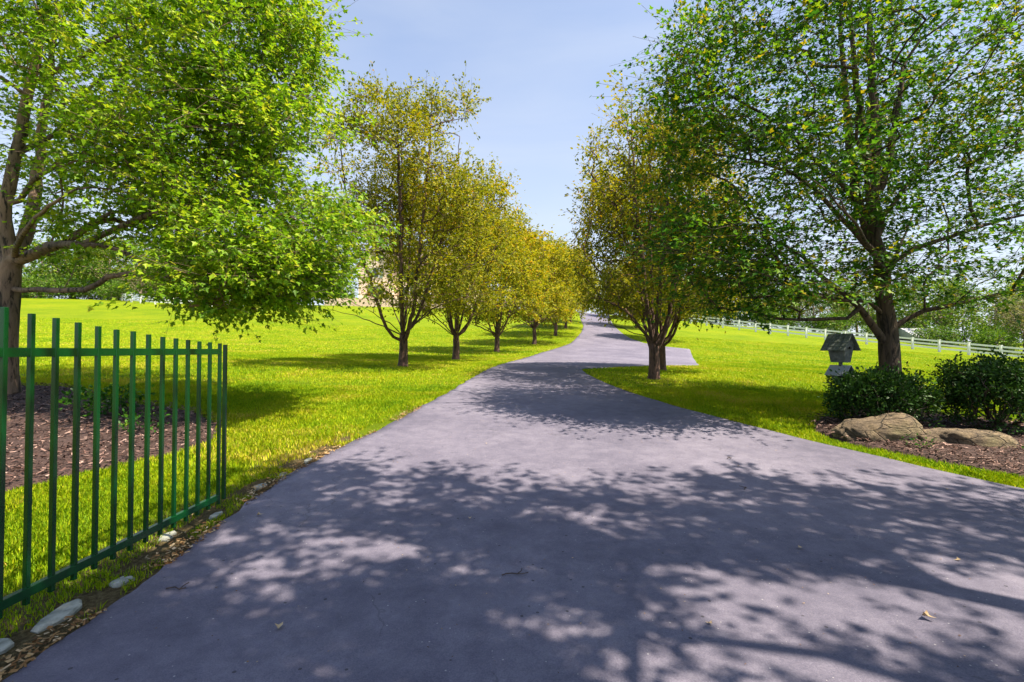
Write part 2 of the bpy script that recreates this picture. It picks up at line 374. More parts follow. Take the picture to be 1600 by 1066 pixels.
def chips_obj(name, x, y, z, rng, lr, wr, m, tilt=.45):
    n = len(x); L = rng.uniform(*lr, n); W = rng.uniform(*wr, n); a = rng.uniform(0, 2*np.pi, n)
    d = np.stack([np.cos(a), np.sin(a), rng.normal(0, tilt*.6, n)], 1); d /= np.linalg.norm(d, axis=1)[:, None]
    up = np.stack([rng.normal(0, tilt, n), rng.normal(0, tilt, n), np.ones(n)], 1)
    s = np.cross(d, up); s /= np.linalg.norm(s, axis=1)[:, None]
    c = np.stack([x, y, z], 1); d = d*L[:, None]/2; s = s*W[:, None]/2
    co = np.stack([c-d-s, c+d-s*.6, c+d+s*.8, c-d+s], 1).reshape(-1, 3)
    return link(name, np_mesh(name, co, np.arange(4*n).reshape(n, 4), tint=np.repeat(rng.rand(n), 4)), m)
mulch(ML, 16000, 11); mulch(MR, 14000, 12)

# ---------------------------------------------------------------- grass blades
def blades():
    rng = np.random.RandomState(21)
    X, Y, L, W = [], [], [], []
    def zone(n, y0, y1, ln, wd, xmax=1.12):
        y = np.exp(rng.uniform(math.log(y0), math.log(y1), n*3)); u = rng.uniform(-xmax, xmax, n*3); x = u*y
        # even density on the ground: accept by distance
        keep = rng.rand(n*3) < (y/y1)**2
        x, y = x[keep], y[keep]
        ok = ((x < road_l(y)-.02) | (x > road_r(y)+.02))
        inn = inside(ML, x, y) | inside(MR, x, y)
        edge = (x > road_l(y)-.28) & (x < road_l(y)) & (y < 9) & (vnoise(x*5, y*5, 9) > .42)
        thin = (x > -3.1) & (x < 0) & (y < 6.5) & (vnoise(x*3, y*3, 2) > .52) & (rng.rand(len(x)) < .45)
        k = ok & ~inn & ~edge & ~thin; x, y = x[k], y[k]
        X.append(x); Y.append(y); L.append(rng.uniform(*ln, len(x))); W.append(rng.uniform(*wd, len(x)))
    zone(180000, 1.6, 5.5, (.022, .062), (.0025, .005))
    zone(250000, 5.0, 12, (.03, .068), (.005, .009))
    zone(230000, 11, 26, (.035, .065), (.009, .017))
    zone(170000, 25, 52, (.04, .075), (.02, .036))
    x = np.concatenate(X); y = np.concatenate(Y); L = np.concatenate(L); W = np.concatenate(W); n = len(x)
    # a tall unmown fringe along the edges
    z = H(x, y); a = rng.uniform(0, 2*np.pi, n); tilt = np.abs(rng.normal(.35, .3, n))
    hd = np.stack([np.cos(a), np.sin(a), np.zeros(n)], 1); sd = np.stack([-np.sin(a), np.cos(a), np.zeros(n)], 1)
    L *= .75+.6*vnoise(x*1.5, y*1.5, 8)
    b = np.stack([x, y, z-.005], 1); up = np.array([0, 0, 1.0])
    m1 = b+up*(L*.55)[:, None]+hd*(L*.55*np.tan(np.minimum(tilt, 1.1))*.5)[:, None]
    tp = b+up*(L*(1-.25*tilt.clip(0, 1.3)))[:, None]+hd*(L*tilt*.9)[:, None]
    s = sd*W[:, None]/2
    co = np.stack([b-s, b+s, m1+s*.8, tp, m1-s*.8], 1).reshape(-1, 3)
    tone = .05+.42*vnoise(x*.5, y*.5, 3)+.3*vnoise(x*2.2, y*2.2, 4)+rng.normal(0, .17, n)+.12
    dry = (vnoise(x*1.1, y*1.1, 6) > .66)&(rng.rand(n) < .5); tone[dry] += .28
    tone += ((x > road_l(y)-.5) & (x < road_l(y)) & (y > 4))*.25*rng.rand(n)
    tint = np.repeat(np.clip(tone, 0, 1), 5)
    f = np.arange(n)[:, None]*5+np.array([0, 1, 2, 3, 4])[None]
    tag(link('grass', np_mesh('grass', co, f, tint=tint), M_grass), kind='stuff')
blades()

# ---------------------------------------------------------------- tree generator
def resample(P, step, rng, jit):
    P = [Vector(p) for p in P]; out = [P[0]]; m = len(P)
    for i in range(m-1):
        p0 = P[max(i-1, 0)]; p1 = P[i]; p2 = P[i+1]; p3 = P[min(i+2, m-1)]
        k = max(1, int((p2-p1).length/step))
        for j in range(1, k+1):
            t = j/k
            q = .5*((2*p1)+(-p0+p2)*t+(2*p0-5*p1+4*p2-p3)*t*t+(-p0+3*p1-3*p2+p3)*t**3)
            out.append(q+Vector(rng.normal(0, jit, 3))*(0 if (i == m-2 and j == k) else 1))
    return out

class Skel:
    def __init__(s, seed):
        s.rng = np.random.RandomState(seed); s.P = np.zeros((60000, 3)); s.par = np.full(60000, -1, int); s.n = 0; s.plen = np.zeros(60000); s.wt = np.zeros(60000); s.rmin = np.zeros(60000); s.tw = np.zeros(60000, bool)
    def add(s, p, par, r=0):
        i = s.n; s.P[i] = p; s.par[i] = par; s.n += 1; s.rmin[i] = r
        if par >= 0: s.plen[i] = s.plen[par]+np.linalg.norm(s.P[i]-s.P[par])
        return i
    def limb(s, pts, r0=0, r1=0, step=.28, jit=.012):
        """pts: polyline; attaches to the nearest node already there"""
        L = resample(pts, step, s.rng, jit)
        if s.n == 0: par = -1; L2 = L
        else:
            par = int(np.argmin(np.linalg.norm(s.P[:s.n]-np.array(L[0]), axis=1))); L2 = L[1:]
        for k, q in enumerate(L2):
            t = k/max(1, len(L2)-1); par = s.add(np.array(q), par, r0*(1-t)+r1*t)
        return par
    def reach(s, t, step=.3, droop=0.0, inward=.35):
        P = s.P[:s.n]; d = np.linalg.norm(P-t, axis=1)
        cost = d+inward*s.plen[:s.n]*.35+np.maximum(0, P[:, 2]-t[2]+.1)*1.1
        i = int(np.argmin(cost)); p = s.P[i]
        pd = p-s.P[s.par[i]] if s.par[i] >= 0 else np.array([0, 0, 1.]); pd = pd/(np.linalg.norm(pd)+1e-9)
        D = d[i]; m = max(2, int(D/step))
        td = (t-p)/(D+1e-9); pd = pd*.45+td*.55
        c1 = p+pd*D*.33+np.array([0, 0, .04*D]); c2 = t-(t-p)*.3+np.array([0, 0, .05*D+droop*D])
        par = i
        for k in range(1, m+1):
            u = k/m
            q = (1-u)**3*p+3*(1-u)**2*u*c1+3*(1-u)*u*u*c2+u**3*t
            if k < m: q = q+s.rng.normal(0, .02+.01*D, 3)
            par = s.add(q, par)
        s.wt[par] += 1; return par
    def mesh(s, name, r_trunk, expo=.5, rtip=.006, flare=.35, sides=(12, 7, 4, 3)):
        n = s.n; w_ = s.wt[:n].copy(); par = s.par[:n]
        big = np.full(n, -1); best = np.zeros(n)
        for i in range(n-1, 0, -1):
            if w_[i] <= 0: w_[i] = .1
            w_[par[i]] += w_[i]
            if w_[i] > best[par[i]]: best[par[i]] = w_[i]; big[par[i]] = i
        r = np.maximum(r_trunk*(w_/w_[0])**expo, rtip); r = np.maximum(r, s.rmin[:n]); r[s.tw[:n]] = .0022
        s.r = r
        z0 = s.P[0, 2]
        V, F = [], []; off = 0; allq = []
        starts = [(-1, 0)]+[(par[i], i) for i in range(1, n) if big[par[i]] != i]
        for a, b in starts:
            ch = [b]
            while big[ch[-1]] >= 0: ch.append(big[ch[-1]])
            pts = s.P[ch]; rr = r[ch]
            if a >= 0:
                pts = np.vstack([s.P[a], pts]); rr = np.concatenate([[min(rr[0]*1.25, r[a]*.9)], rr])
            if len(pts) < 2: continue
            R0 = rr[:max(1, len(rr)//2)].max(); k = sides[0] if R0 > .08 else sides[1] if R0 > .03 else sides[2] if R0 > .012 else sides[3]
            tg = np.gradient(pts, axis=0); tg /= np.linalg.norm(tg, axis=1)[:, None]+1e-9
            ref = np.array([1., 0, 0]) if abs(tg[0, 0]) < .8 else np.array([0, 1., 0])
            ang = np.arange(k)*2*np.pi/k; rings = []
            for j in range(len(pts)):
                u = np.cross(tg[j], ref); u /= np.linalg.norm(u)+1e-9; v = np.cross(tg[j], u); ref = np.cross(u, tg[j]); 
                rad = rr[j]*np.ones(k)
                if a < 0:
                    hgt = pts[j, 2]-z0
                    rad = rad*(1+flare*math.exp(-max(hgt, 0)*4.5)*(1+.5*np.cos(ang*3+1.3))+.05*np.cos(ang*4+hgt*2)+.04*np.cos(ang*7+hgt*3.1))
                rings.append(pts[j]+np.outer(np.cos(ang)*rad, u)+np.outer(np.sin(ang)*rad, v))
            V.append(np.concatenate(rings)); m = len(pts)
            q = np.arange((m-1)*k); A, B = q//k, q % k
            allq.append(off+np.stack([A*k+B, (A+1)*k+B, (A+1)*k+(B+1) % k, A*k+(B+1) % k], 1)); off += m*k
        return np_mesh(name, np.concatenate(V), np.concatenate(allq), smooth=True)

LEAF_MAPLE = (np.array([[0, -.02, 0], [.16, .10, .03], [.50, .30, .05], [.20, .50, .01], [.13, .72, .02], [0, 1.05, -.10], [-.13, .72, .02], [-.20, .50, .01], [-.50, .30, .05], [-.16, .10, .03]]),
              [[0, 1, 4, 5], [1, 2, 3, 4], [0, 5, 6, 9], [9, 6, 7, 8]])
LEAF_OVAL = (np.array([[0, 0, 0], [.27, .35, .07], [.20, .72, .04], [0, 1.0, -.10], [-.20, .72, .04], [-.27, .35, .07], [0, .5, -.02], [0, .5, -.02]]),
             [[0, 1, 2, 6], [6, 2, 3, 3], [0, 6, 4, 5], [6, 3, 4, 4]])
LEAF_DIA = (np.array([[0, 0, 0], [.32, .5, .06], [0, 1, -.06], [-.32, .5, .06]]), [[0, 1, 2, 3]])
def leaves(name, pts, dirs, nrm, size, tint, kind):
    T, F = kind
    if kind is LEAF_OVAL: T = T[:7]; F = [[0, 1, 2, 6], [6, 2, 3, 4], [0, 6, 4, 5]]
    d = dirs/(np.linalg.norm(dirs, axis=1)[:, None]+1e-9); s = np.cross(d, nrm); s /= np.linalg.norm(s, axis=1)[:, None]+1e-9; u = np.cross(s, d)
    n = len(pts); K = len(T)
    co = pts[:, None]+size[:, None, None]*(T[None, :, 0, None]*s[:, None]+T[None, :, 1, None]*d[:, None]+T[None, :, 2, None]*u[:, None])
    F = np.array(F); f = (np.arange(n)[:, None, None]*K+F[None]).reshape(-1, F.shape[1])
    return np_mesh(name, co.reshape(-1, 3), f, tint=np.repeat(np.clip(tint, 0, 1), K))

def in_lobes(lobes, n, rng, shell=.5, ok=None):
    """n points inside a union of ellipsoids (cx,cy,cz,rx,ry,rz,weight)"""
    w_ = np.array([l[6] if len(l) > 6 else l[3]*l[4]*l[5] for l in lobes], float); w_ /= w_.sum()
    out = []
    while len(out) < n:
        l = lobes[rng.choice(len(lobes), p=w_)]
        v = rng.normal(0, 1, 3); v /= np.linalg.norm(v); rad = rng.rand()**(1/3.0*(1-shell)+.12*shell)
        p = np.array(l[:3])+v*rad*np.array(l[3:6])
        if ok is None or ok(p): out.append(p)
    return np.array(out)

def clump(f, thr, seed):
    """keeps points in the dense patches of a smooth 3-D pattern: foliage grows in clumps with gaps between"""
    def ok(p):
        a = vnoise(np.array(p[0]*f+p[2]*f*.6+3.3), np.array(p[1]*f-p[2]*f*.8+7.7), seed); b = vnoise(np.array(p[2]*f*1.1+p[0]*f*.5), np.array(p[0]*f*.7+p[1]*f*.8+1.7), seed+1)
        return float(a+b)*.5 > thr
    return ok

def spray(sk, tips, per, sx, sz, rng, size, droop, flat, tone=0., tvar=.16, twigs=False, tsc=.5):
    """leaves in loose sprays round each tip and back along its twig"""
    P, D = [], []
    cl_t = rng.normal(0, .09, len(tips))
    T = []
    for i, t in enumerate(tips):
        m = max(3, int(per*rng.uniform(.45, 1.6)))
        a = sk.P[t]; b = sk.P[sk.par[t]]; c = sk.P[sk.par[sk.par[t]]] if sk.par[sk.par[t]] >= 0 else b
        u = rng.rand(m)**1.3
        base = np.where(u[:, None] < .5, a+(b-a)*(u[:, None]*2), b+(c-b)*((u[:, None]-.5)*2))
        ax = (a-c); ax /= np.linalg.norm(ax)+1e-9
        off = rng.normal(0, 1, (m, 3))*np.array([sx, sx, sz])
        # sub-twigs: quantise a part of the offsets so leaves line up in strings
        ntw = 5; tw = rng.normal(0, 1, (ntw, 3))*np.array([sx, sx, sz])*1.6+ax*sx*.9
        k = rng.randint(0, ntw, m); f = rng.rand(m)**.8
        on = rng.rand(m) < .82
        off = np.where(on[:, None], tw[k]*f[:, None]*1.04+rng.normal(0, .03, (m, 3)), np.clip(off, -1.4*sx, 1.4*sx))
        base = np.where(on[:, None], a, base)
        if twigs:
            for q in range(ntw):
                md = sk.add(a+tw[q]*.5+rng.normal(0, .012, 3), t); en = sk.add(a+tw[q], md); sk.wt[en] += .12; sk.tw[md] = sk.tw[en] = True
        P.append(base+off); d = off/(np.linalg.norm(off, axis=1)[:, None]+1e-6)+ax*.5+rng.normal(0, .45, (m, 3)); d[:, 2] -= droop
        D.append(d); T.append(np.full(m, cl_t[i]))
    P = np.concatenate(P); D = np.concatenate(D); T = np.concatenate(T); n = len(P)
    nrm = np.stack([rng.normal(0, flat, n), rng.normal(0, flat, n), np.ones(n)], 1)
    tint = .5+tone+T+rng.normal(0, tvar, n)+(vnoise(P[:, 0]*tsc*2, P[:, 2]*tsc*2+P[:, 1], 3)-.5)*.25
    return P, D, nrm, size*rng.uniform(.65, 1.2, n), tint

def finish_tree(root, sk, bark, leafm, r_trunk, sprays, kind, expo=.5, rtip=.006, flare=.35, names=('trunk', 'crown'), sides=(12, 7, 4, 3)):
    link(names[0], sk.mesh(names[0], r_trunk, expo, rtip, flare, sides), bark, root)
    link(names[1], leaves(names[1], *sprays, kind), leafm, root)

def dup_tree(src, loc, rz, s, label, group, cat='tree'):
    r = src.copy(); col.objects.link(r); r.location = loc; r.rotation_euler = (0, 0, rz); r.scale = (s, s, s) if isinstance(s, (int, float)) else s
    r['label'] = label
    if group: r['group'] = group
    for ch in list(src.children):
        c = ch.copy(); col.objects.link(c); c.parent = r
    return r

# ---------------------------------------------------------------- maple on the left
def maple_left():
    x0, y0 = -9.95, 9.5; z0 = Hf(x0, y0)-.05
    root = empty('maple_tree', (x0, y0, z0), 'large bright green maple rising from the mulch bed behind the green gate', 'tree')
    def q(px, py, y=9.5): return ((px-800)/755*y*1.0-x0, y-y0, CZ+(548-py)/755*y-z0)   # scaled sketch of the limbs, in metres from the base
    sk = Skel(5); rng = sk.rng
    sk.limb([(0, 0, 0), (.02, 0, .5), q(10, 540), q(12, 450), q(18, 405)], .175, .15)
    sk.limb([q(18, 405), q(2, 340, 9.4), q(8, 290, 9.4), q(30, 180, 9.3), q(45, 90, 9.2), q(62, 0, 9.1), q(70, -110, 9), q(80, -230, 9)], .12, .02)
    sk.limb([q(18, 405), q(42, 350, 9.9), q(52, 290, 10.3), q(62, 180, 10.6), q(75, 60, 10.8), q(95, -60, 11)], .13, .02)
    sk.limb([q(15, 425), q(-30, 330, 9.9), q(-60, 200, 10.2), q(-120, 60, 10.5)], .13, .02)
    sk.limb([q(22, 412), q(75, 385, 9.2), q(130, 382, 8.8), q(185, 392, 8.6), q(250, 425, 8.3), q(300, 445, 8.0)], .07, .012)
    sk.limb([q(130, 382, 8.8), q(200, 345, 8.7), q(300, 320, 8.5), q(420, 330, 8.3), q(500, 360, 8.2)], .045, .012)
    sk.limb([q(16, 455), q(60, 453, 9.3), q(130, 452, 9.0), q(168, 432, 8.9), q(205, 428, 8.8), q(290, 441, 8.7)], .038, .012)
    sk.limb([q(22, 320), q(60, 270, 9.0), q(150, 230, 8.6), q(260, 200, 8.4), q(380, 190, 8.2)], .05, .012)
    sk.limb([q(35, 130), q(100, 95, 9), q(200, 40, 8.8), q(330, 10, 8.6), q(430, 0, 8.5)], .05, .01)
    sk.limb([q(35, 230), q(80, 205, 9.8), q(150, 120, 10.4), q(300, 80, 10.8)], .05, .01)
    sk.limb([q(18, 405), q(30, 370, 8.6), q(60, 330, 7.8), q(120, 290, 7.0)], .06, .01)
    sk.limb([q(10, 440), q(0, 420, 10.5), q(30, 380, 11.6), q(60, 340, 12.5)], .06, .01)
    L = lambda px, py, y, rx, ry, rz, w_: (*q(px, py, y), rx, ry, rz, w_)
    lobes = [L(90, 90, 9.5, 3.6, 3.6, 3.4, 26), L(250, 150, 9.3, 2.2, 2.9, 2.4, 22), L(390, 110, 9.0, 1.15, 2.1, 1.8, 13), L(330, 260, 8.8, 1.9, 2.2, 1.35, 16),
             L(440, 385, 8.3, 1.5, 1.7, 1.0, 19), L(380, 440, 8.2, 1.2, 1.3, .62, 9), L(140, 330, 9.2, 1.9, 2.4, .95, 9), L(430, 50, 8.8, .7, 1.2, 1.1, 4), L(470, 200, 8.4, .6, .9, .7, 3),
             L(100, -160, 9.5, 3.4, 3.2, 2.2, 14), L(-120, 200, 9.5, 3, 3.2, 3.4, 10)]
    def ok(p):
        y = p[1]+y0; X = p[0]+x0; Zz = p[2]+z0; u = 800+755*X/y; v = 548-755*(Zz-CZ)/y
        if u > 425 and 225 < v < 285 and u < 520: return False          # the bays the real crown has in its outline
        if 330 < u < 385 and 335 < v < 372: return False
        if u < 255 and v > 425+12*math.sin(u*.05): return False
        if u > 556 or (u > 528 and v > 375): return False
        if u < 75 and 110 < v < 430 and y < 9.6: return False
        return True
    cl = clump(.9, .24, 7); T = in_lobes(lobes, 1750, rng, .35, lambda p: ok(p) and cl(p))
    T = T[np.argsort(np.linalg.norm(T-np.array([.3, 0, 3.5]), axis=1))]
    tips = [sk.reach(t, .3, .02, .25) for t in T]
    sp = spray(sk, tips, 64, .27, .12, rng, .088, .8, .6, twigs=True, tone=.08, tvar=.18)
    finish_tree(root, sk, M_bark_maple, M_leaf_mapleL, .175, sp, LEAF_MAPLE, .57, .005, .4)
    return root
mL = maple_left()

# ---------------------------------------------------------------- maple on the right
def maple_right():
    x0, y0 = 7.15, 9.15; z0 = Hf(x0, y0)-.05
    root = empty('maple_tree', (x0, y0, z0), 'tall airy green maple on the right lawn behind the clipped bushes', 'tree')
    def q(px, py, y=9.15): return ((px-800)/755*y-x0, y-y0, CZ+(548-py)/755*y-z0)
    sk = Skel(9); rng = sk.rng
    sk.limb([(0, 0, 0), q(1391, 575), q(1389, 520), q(1383, 470), q(1377, 400), q(1366, 335), q(1372, 250)], .165, .085)
    sk.limb([q(1372, 400), q(1345, 310, 9.3), q(1332, 230, 9.4), q(1325, 120, 9.5), q(1320, 0, 9.5), q(1318, -120, 9.5)], .09, .012)
    sk.limb([q(1366, 335), q(1358, 230, 9), q(1345, 130, 8.9), q(1338, 20, 8.8), q(1335, -100, 8.7)], .09, .012)
    sk.limb([q(1372, 250), q(1370, 130, 9.2), q(1366, 0, 9.2), q(1370, -130, 9.2)], .09, .015)
    sk.limb([q(1378, 310), q(1395, 235, 9.1), q(1412, 150, 9.0), q(1428, 80, 9.0), q(1470, 40, 8.9), q(1510, 10, 8.8)], .07, .012)
    sk.limb([q(1380, 370), q(1372, 300, 9.8), q(1352, 215, 10.2), q(1385, 90, 10.5)], .07, .012)
    sk.limb([q(1391, 548), q(1372, 520, 9.1), q(1345, 482, 9.0), q(1325, 462, 8.9), q(1290, 435, 8.8), q(1240, 390, 8.6), q(1190, 365, 8.4)], .07, .012)
    sk.limb([q(1345, 498, 9.0), q(1300, 498, 8.9), q(1250, 500, 8.7), q(1200, 500, 8.4)], .028, .008)
    sk.limb([q(1385, 485), q(1360, 470, 9), q(1320, 469, 8.8), q(1250, 462, 8.5), q(1160, 465, 8.1)], .030, .008)
    sk.limb([q(1400, 510), q(1418, 500, 9.1), q(1445, 485, 9.0), q(1490, 477, 8.9), q(1550, 462, 8.8), q(1620, 450, 8.7), q(1700, 445, 8.6)], .048, .012)
    sk.limb([q(1372, 400), q(1335, 360, 8.9), q(1290, 310, 8.7), q(1240, 270, 8.4), q(1180, 250, 8.1), q(1100, 235, 7.7)], .05, .01)
    sk.limb([q(1366, 345), q(1330, 300, 9), q(1280, 250, 8.8), q(1220, 190, 8.6), q(1150, 150, 8.3), q(1080, 110, 8)], .045, .01)
    sk.limb([q(1384, 420), q(1430, 390, 9), q(1500, 365, 8.8), q(1580, 340, 8.6), q(1680, 320, 8.5)], .045, .01)
    sk.limb([q(1376, 350), q(1420, 290, 9.4), q(1500, 220, 9.8), q(1600, 160, 10.2)], .045, .01)
    sk.limb([q(1385, 430), q(1370, 400, 8.3), q(1340, 350, 7.4), q(1300, 300, 6.8)], .045, .01)
    sk.limb([q(1385, 430), q(1400, 400, 10.2), q(1420, 360, 11.2), q(1440, 300, 12)], .045, .01)
    L = lambda px, py, y, rx, ry, rz, w_: (*q(px, py, y), rx, ry, rz, w_)
    lobes = [L(1370, 60, 9.1, 3.1, 3.0, 3.0, 26), L(1200, 130, 8.7, 1.9, 2.2, 1.8, 17), L(1130, 60, 8.5, 1.1, 1.5, 1.1, 7), L(1190, 300, 8.5, 1.7, 2.0, 1.2, 12), L(1110, 385, 8.2, 1.0, 1.5, .75, 5), L(1180, 450, 8.3, 1.2, 1.4, .45, 4),
             L(1300, 400, 8.8, 1.4, 2.4, .9, 7), L(1480, 430, 8.9, 1.7, 2.2, .65, 8), L(1500, 280, 9.1, 2.1, 2.8, 1.6, 15), L(1550, 90, 9.2, 2, 2.8, 2.2, 14), L(1370, -160, 9.1, 2.6, 2.6, 1.8, 12), L(1080, 200, 8.2, .55, .9, .9, 4), L(1650, 250, 9, 1.3, 2, 2, 5)]
    def ok(p):
        y = p[1]+y0; X = p[0]+x0; Zz = p[2]+z0; u = 800+755*X/y; v = 548-755*(Zz-CZ)/y
        if u < 1020+30*math.sin(v*.04): return False
        if v > 515 and u > 1150: return False
        if 1500 < u < 1600 and 375 < v < 418: return False
        if 1390 < u < 1600 and v > 490: return False
        if y < 5.2: return False
        return True
    cl = clump(.9, .30, 5); T = in_lobes(lobes, 1450, rng, .3, lambda p: ok(p) and cl(p))
    T = T[np.argsort(np.linalg.norm(T-np.array([0, 0, 3.5]), axis=1))]
    tips = [sk.reach(t, .3, .03, .25) for t in T]
    sp = spray(sk, tips, 44, .28, .085, rng, .086, .45, .5, twigs=True, tone=.12, tvar=.22)
    finish_tree(root, sk, M_bark_maple_d, M_leaf_mapleR, .165, sp, LEAF_MAPLE, .58, .005, .3)
    return root
mR = maple_right()

# big shade maple outside the frame, right of the camera: its shadow dapples the driveway
def maple_shade():
    x0, y0 = 8.2, -.6; z0 = Hf(x0, y0)-.05
    root = empty('maple_tree', (x0, y0, z0), 'tall maple beside the camera, beyond the right edge of the picture, dappling the driveway', 'tree')
    sk = Skel(14); rng = sk.rng
    sk.limb([(0, 0, 0), (.05, .05, 1.5), (0, .1, 3.0), (-.2, .2, 4.5), (-.5, .3, 7), (-.8, .4, 9.5)], .26, .04)
    for k in range(9):
        a = k*2.4; h = 2.9+k*.55; r = 4.2-.2*k
        sk.limb([(-.1, .1, h), (r*.35*math.cos(a), r*.35*math.sin(a), h+.9), (r*math.cos(a)-.5, r*math.sin(a), h+1.9)], .07, .015)
    lobes = [(-1.9, .3, 7.0, 5.3, 4.0, 2.7, 40), (-4.6, .9, 6.6, 2.8, 3.2, 1.5, 20), (-6.2, 1.9, 7.3, 2.4, 2.9, 1.4, 16), (.8, 0, 6.2, 3.2, 3.4, 2.6, 20), (-2.5, 2.6, 6.9, 3.6, 1.7, 1.5, 9)]
    def ok(p):
        y = p[1]+y0; X = p[0]+x0; Zz = p[2]+z0-CZ
        if y > 0 and abs(X) < 1.2*y+.8 and Zz < .86*y+.7: return False    # the real crown stays clear of the view up the drive
        # unseen crown is cut along the sun's rays to shape sun patches on the asphalt
        s = (p[2]+z0)/SUN_DIR.z; gx_ = p[0]+x0-SUN_DIR.x*s; gy_ = y-SUN_DIR.y*s
        if gy_ > 6.2+.5*math.sin(gx_*1.3): return False
        if gx_ < -2.7+.3*math.sin(gy_*2.2): return False
        for cx, cy, rx_, ry_ in GAPS:
            if ((gx_-cx)/rx_)**2+((gy_-cy)/ry_)**2 < 1: return False
        return True
    cl = clump(1.1, .40, 9); T = in_lobes(lobes, 1450, rng, .2, lambda p: ok(p) and cl(p))
    T = T[np.argsort(np.linalg.norm(T-np.array([0, 0, 4]), axis=1))]
    tips = [sk.reach(t, .35, .02, .25) for t in T]
    sp = spray(sk, tips, 56, .24, .15, rng, .11, .4, .5, tvar=.18, twigs=True)
    finish_tree(root, sk, M_bark_maple_d, M_leaf_mapleR, .26, sp, LEAF_MAPLE, .46, .005, .5)
GAPS = [(1.65, 2.8, 1.0, .58), (1.0, 2.0, .8, .38), (2.9, 3.1, .6, .34), (3.1, 2.4, .65, .36), (-1.0, 3.5, .72, .42), (.55, 4.0, .58, .32), (-.25, 3.2, .5, .32), (-1.6, 2.9, .62, .36), (2.3, 4.5, .6, .28), (-1.4, 4.6, .5, .28), (.3, 5.1, .6, .22), (3.4, 3.9, .5, .25), (-.3, 4.6, .4, .24), (1.4, 4.75, .45, .25), (-1.95, 3.8, .42, .24), (.15, 2.55, .4, .26), (1.45, 3.95, .42, .24), (4.1, 3.1, .55, .3), (-.7, 2.35, .35, .22), (-.6, 5.5, .5, .22), (2.2, 5.4, .5, .22)]
maple_shade()

# ---------------------------------------------------------------- pear trees along the drive
def pear(name, loc, label, seed, Ht, Rc, rt, nT, per, size, tone, droopy=0., thin=None, kind=LEAF_OVAL, fork=1.15, group=None, sxy=.17, lean=0.):
    root = empty(name, loc, label, 'tree', group)
    sk = Skel(seed); rng = sk.rng
    sk.limb([(0, 0, 0), (.02, 0, .5), (0, .02, fork)], rt, rt*.95, .2, .006)
    nl = 7; a0 = rng.rand()*6
    for k in range(nl):
        a = a0+k*2*np.pi/nl+rng.normal(0, .2); sp = Rc*rng.uniform(.32, .62) if k else .1; top = Ht*rng.uniform(.72, .95) if k else Ht*.98
        zf = fork+rng.uniform(-.35, .45)
        if zf > fork-.02: st = (0, .0, fork)
        else: st = (0, 0, zf)
        c, s = math.cos(a), math.sin(a)
        sk.limb([st, (sp*.28*c, sp*.28*s, zf+.55), (sp*.6*c, sp*.6*s, zf+(top-zf)*.38), (sp*.9*c, sp*.9*s, zf+(top-zf)*.7), (sp*1.0*c+lean, sp*1.0*s, top)], rt*.30, .006, .25, .02)
    for k in range(7):
        a = a0+k*.9+rng.normal(0, .3); c, s = math.cos(a), math.sin(a); z1 = fork+rng.uniform(-.1, .9); r = Rc*rng.uniform(.75, 1)
        sk.limb([(0, 0, min(z1, fork)), (r*.35*c, r*.35*s, z1+.45), (r*.7*c, r*.7*s, z1+.8), (r*c, r*s, z1+1.0-droopy)], rt*.16, .006, .25, .02)
    lob = [(0, 0, Ht*.42, Rc, Rc, Ht*.21, 32), (0, 0, Ht*.60, Rc*.92, Rc*.92, Ht*.24, 34), (0, 0, Ht*.77, Rc*.68, Rc*.68, Ht*.20, 24), (0, 0, Ht*.29, Rc*.85, Rc*.85, Ht*.08, 8)]
    for k in range(5):
        a = rng.rand()*6.28; lob.append((Rc*.5*math.cos(a), Rc*.5*math.sin(a), Ht*rng.uniform(.55, .85), Rc*.32, Rc*.32, Ht*.11, 3))
    cl = clump(1.2, .49, seed); T = in_lobes(lob, nT, rng, .5, lambda p: cl(p) and (thin is None or thin(p)))
    T[:, 2] = np.minimum(T[:, 2], Ht)
    T = T[np.argsort(np.linalg.norm(T-np.array([0, 0, Ht*.45]), axis=1))]
    tips = [sk.reach(t, .3, .0, .25) for t in T]
    s_ = spray(sk, tips, per, sxy, sxy*.95, rng, size, .5, .8, tone=tone, tvar=.17, twigs=size < .105 and kind is LEAF_OVAL)
    finish_tree(root, sk, M_bark_pear, M_leaf_pear, rt, s_, kind, .47, .005, .3)
    return root
pg = 'golden pear trees lining the driveway'
def at(x, y, dz=-.06): return (x, y, Hf(x, y)+dz)
L1 = pear('pear_tree', at(-3.87, 17.2), 'golden pear tree nearest the camera on the left side of the driveway', 31, 10.2, 3.7, .15, 980, 44, .104, .0, group=pg, sxy=.19, thin=lambda p: not (p[0] < -.9 and p[2] < 4.0))
L2 = pear('pear_tree', at(-2.62, 22.6), 'second golden pear tree from the camera in the left row', 32, 9.9, 3.7, .15, 860, 46, .125, .06, group=pg, sxy=.22)
L3 = pear('pear_tree', at(-.95, 30.5), 'third golden pear tree from the camera in the left row', 33, 9.3, 3.9, .15, 700, 44, .155, .10, group=pg, kind=LEAF_DIA, sxy=.24)
L4 = pear('pear_tree', at(1.75, 37.7), 'fourth golden pear tree in the left row, near the bend of the driveway', 36, 9.0, 3.7, .15, 620, 44, .165, .08, group=pg, kind=LEAF_DIA, sxy=.27, fork=1.3)
L5 = dup_tree(L3, at(4.1, 45.2), 4.0, (1.05, 1.05, 1.0), 'fifth pear tree in the left row, at the foot of the rise', pg)
L6 = dup_tree(L4, at(5.9, 53), 1.2, (1.0, 1.0, .98), 'sixth pear tree in the left row, halfway up the rise behind the fifth', pg)
L7 = dup_tree(L3, at(7.4, 61), 5.2, (1.0, 1.0, .95), 'farthest pear tree in the left row, near the crest of the driveway', pg)
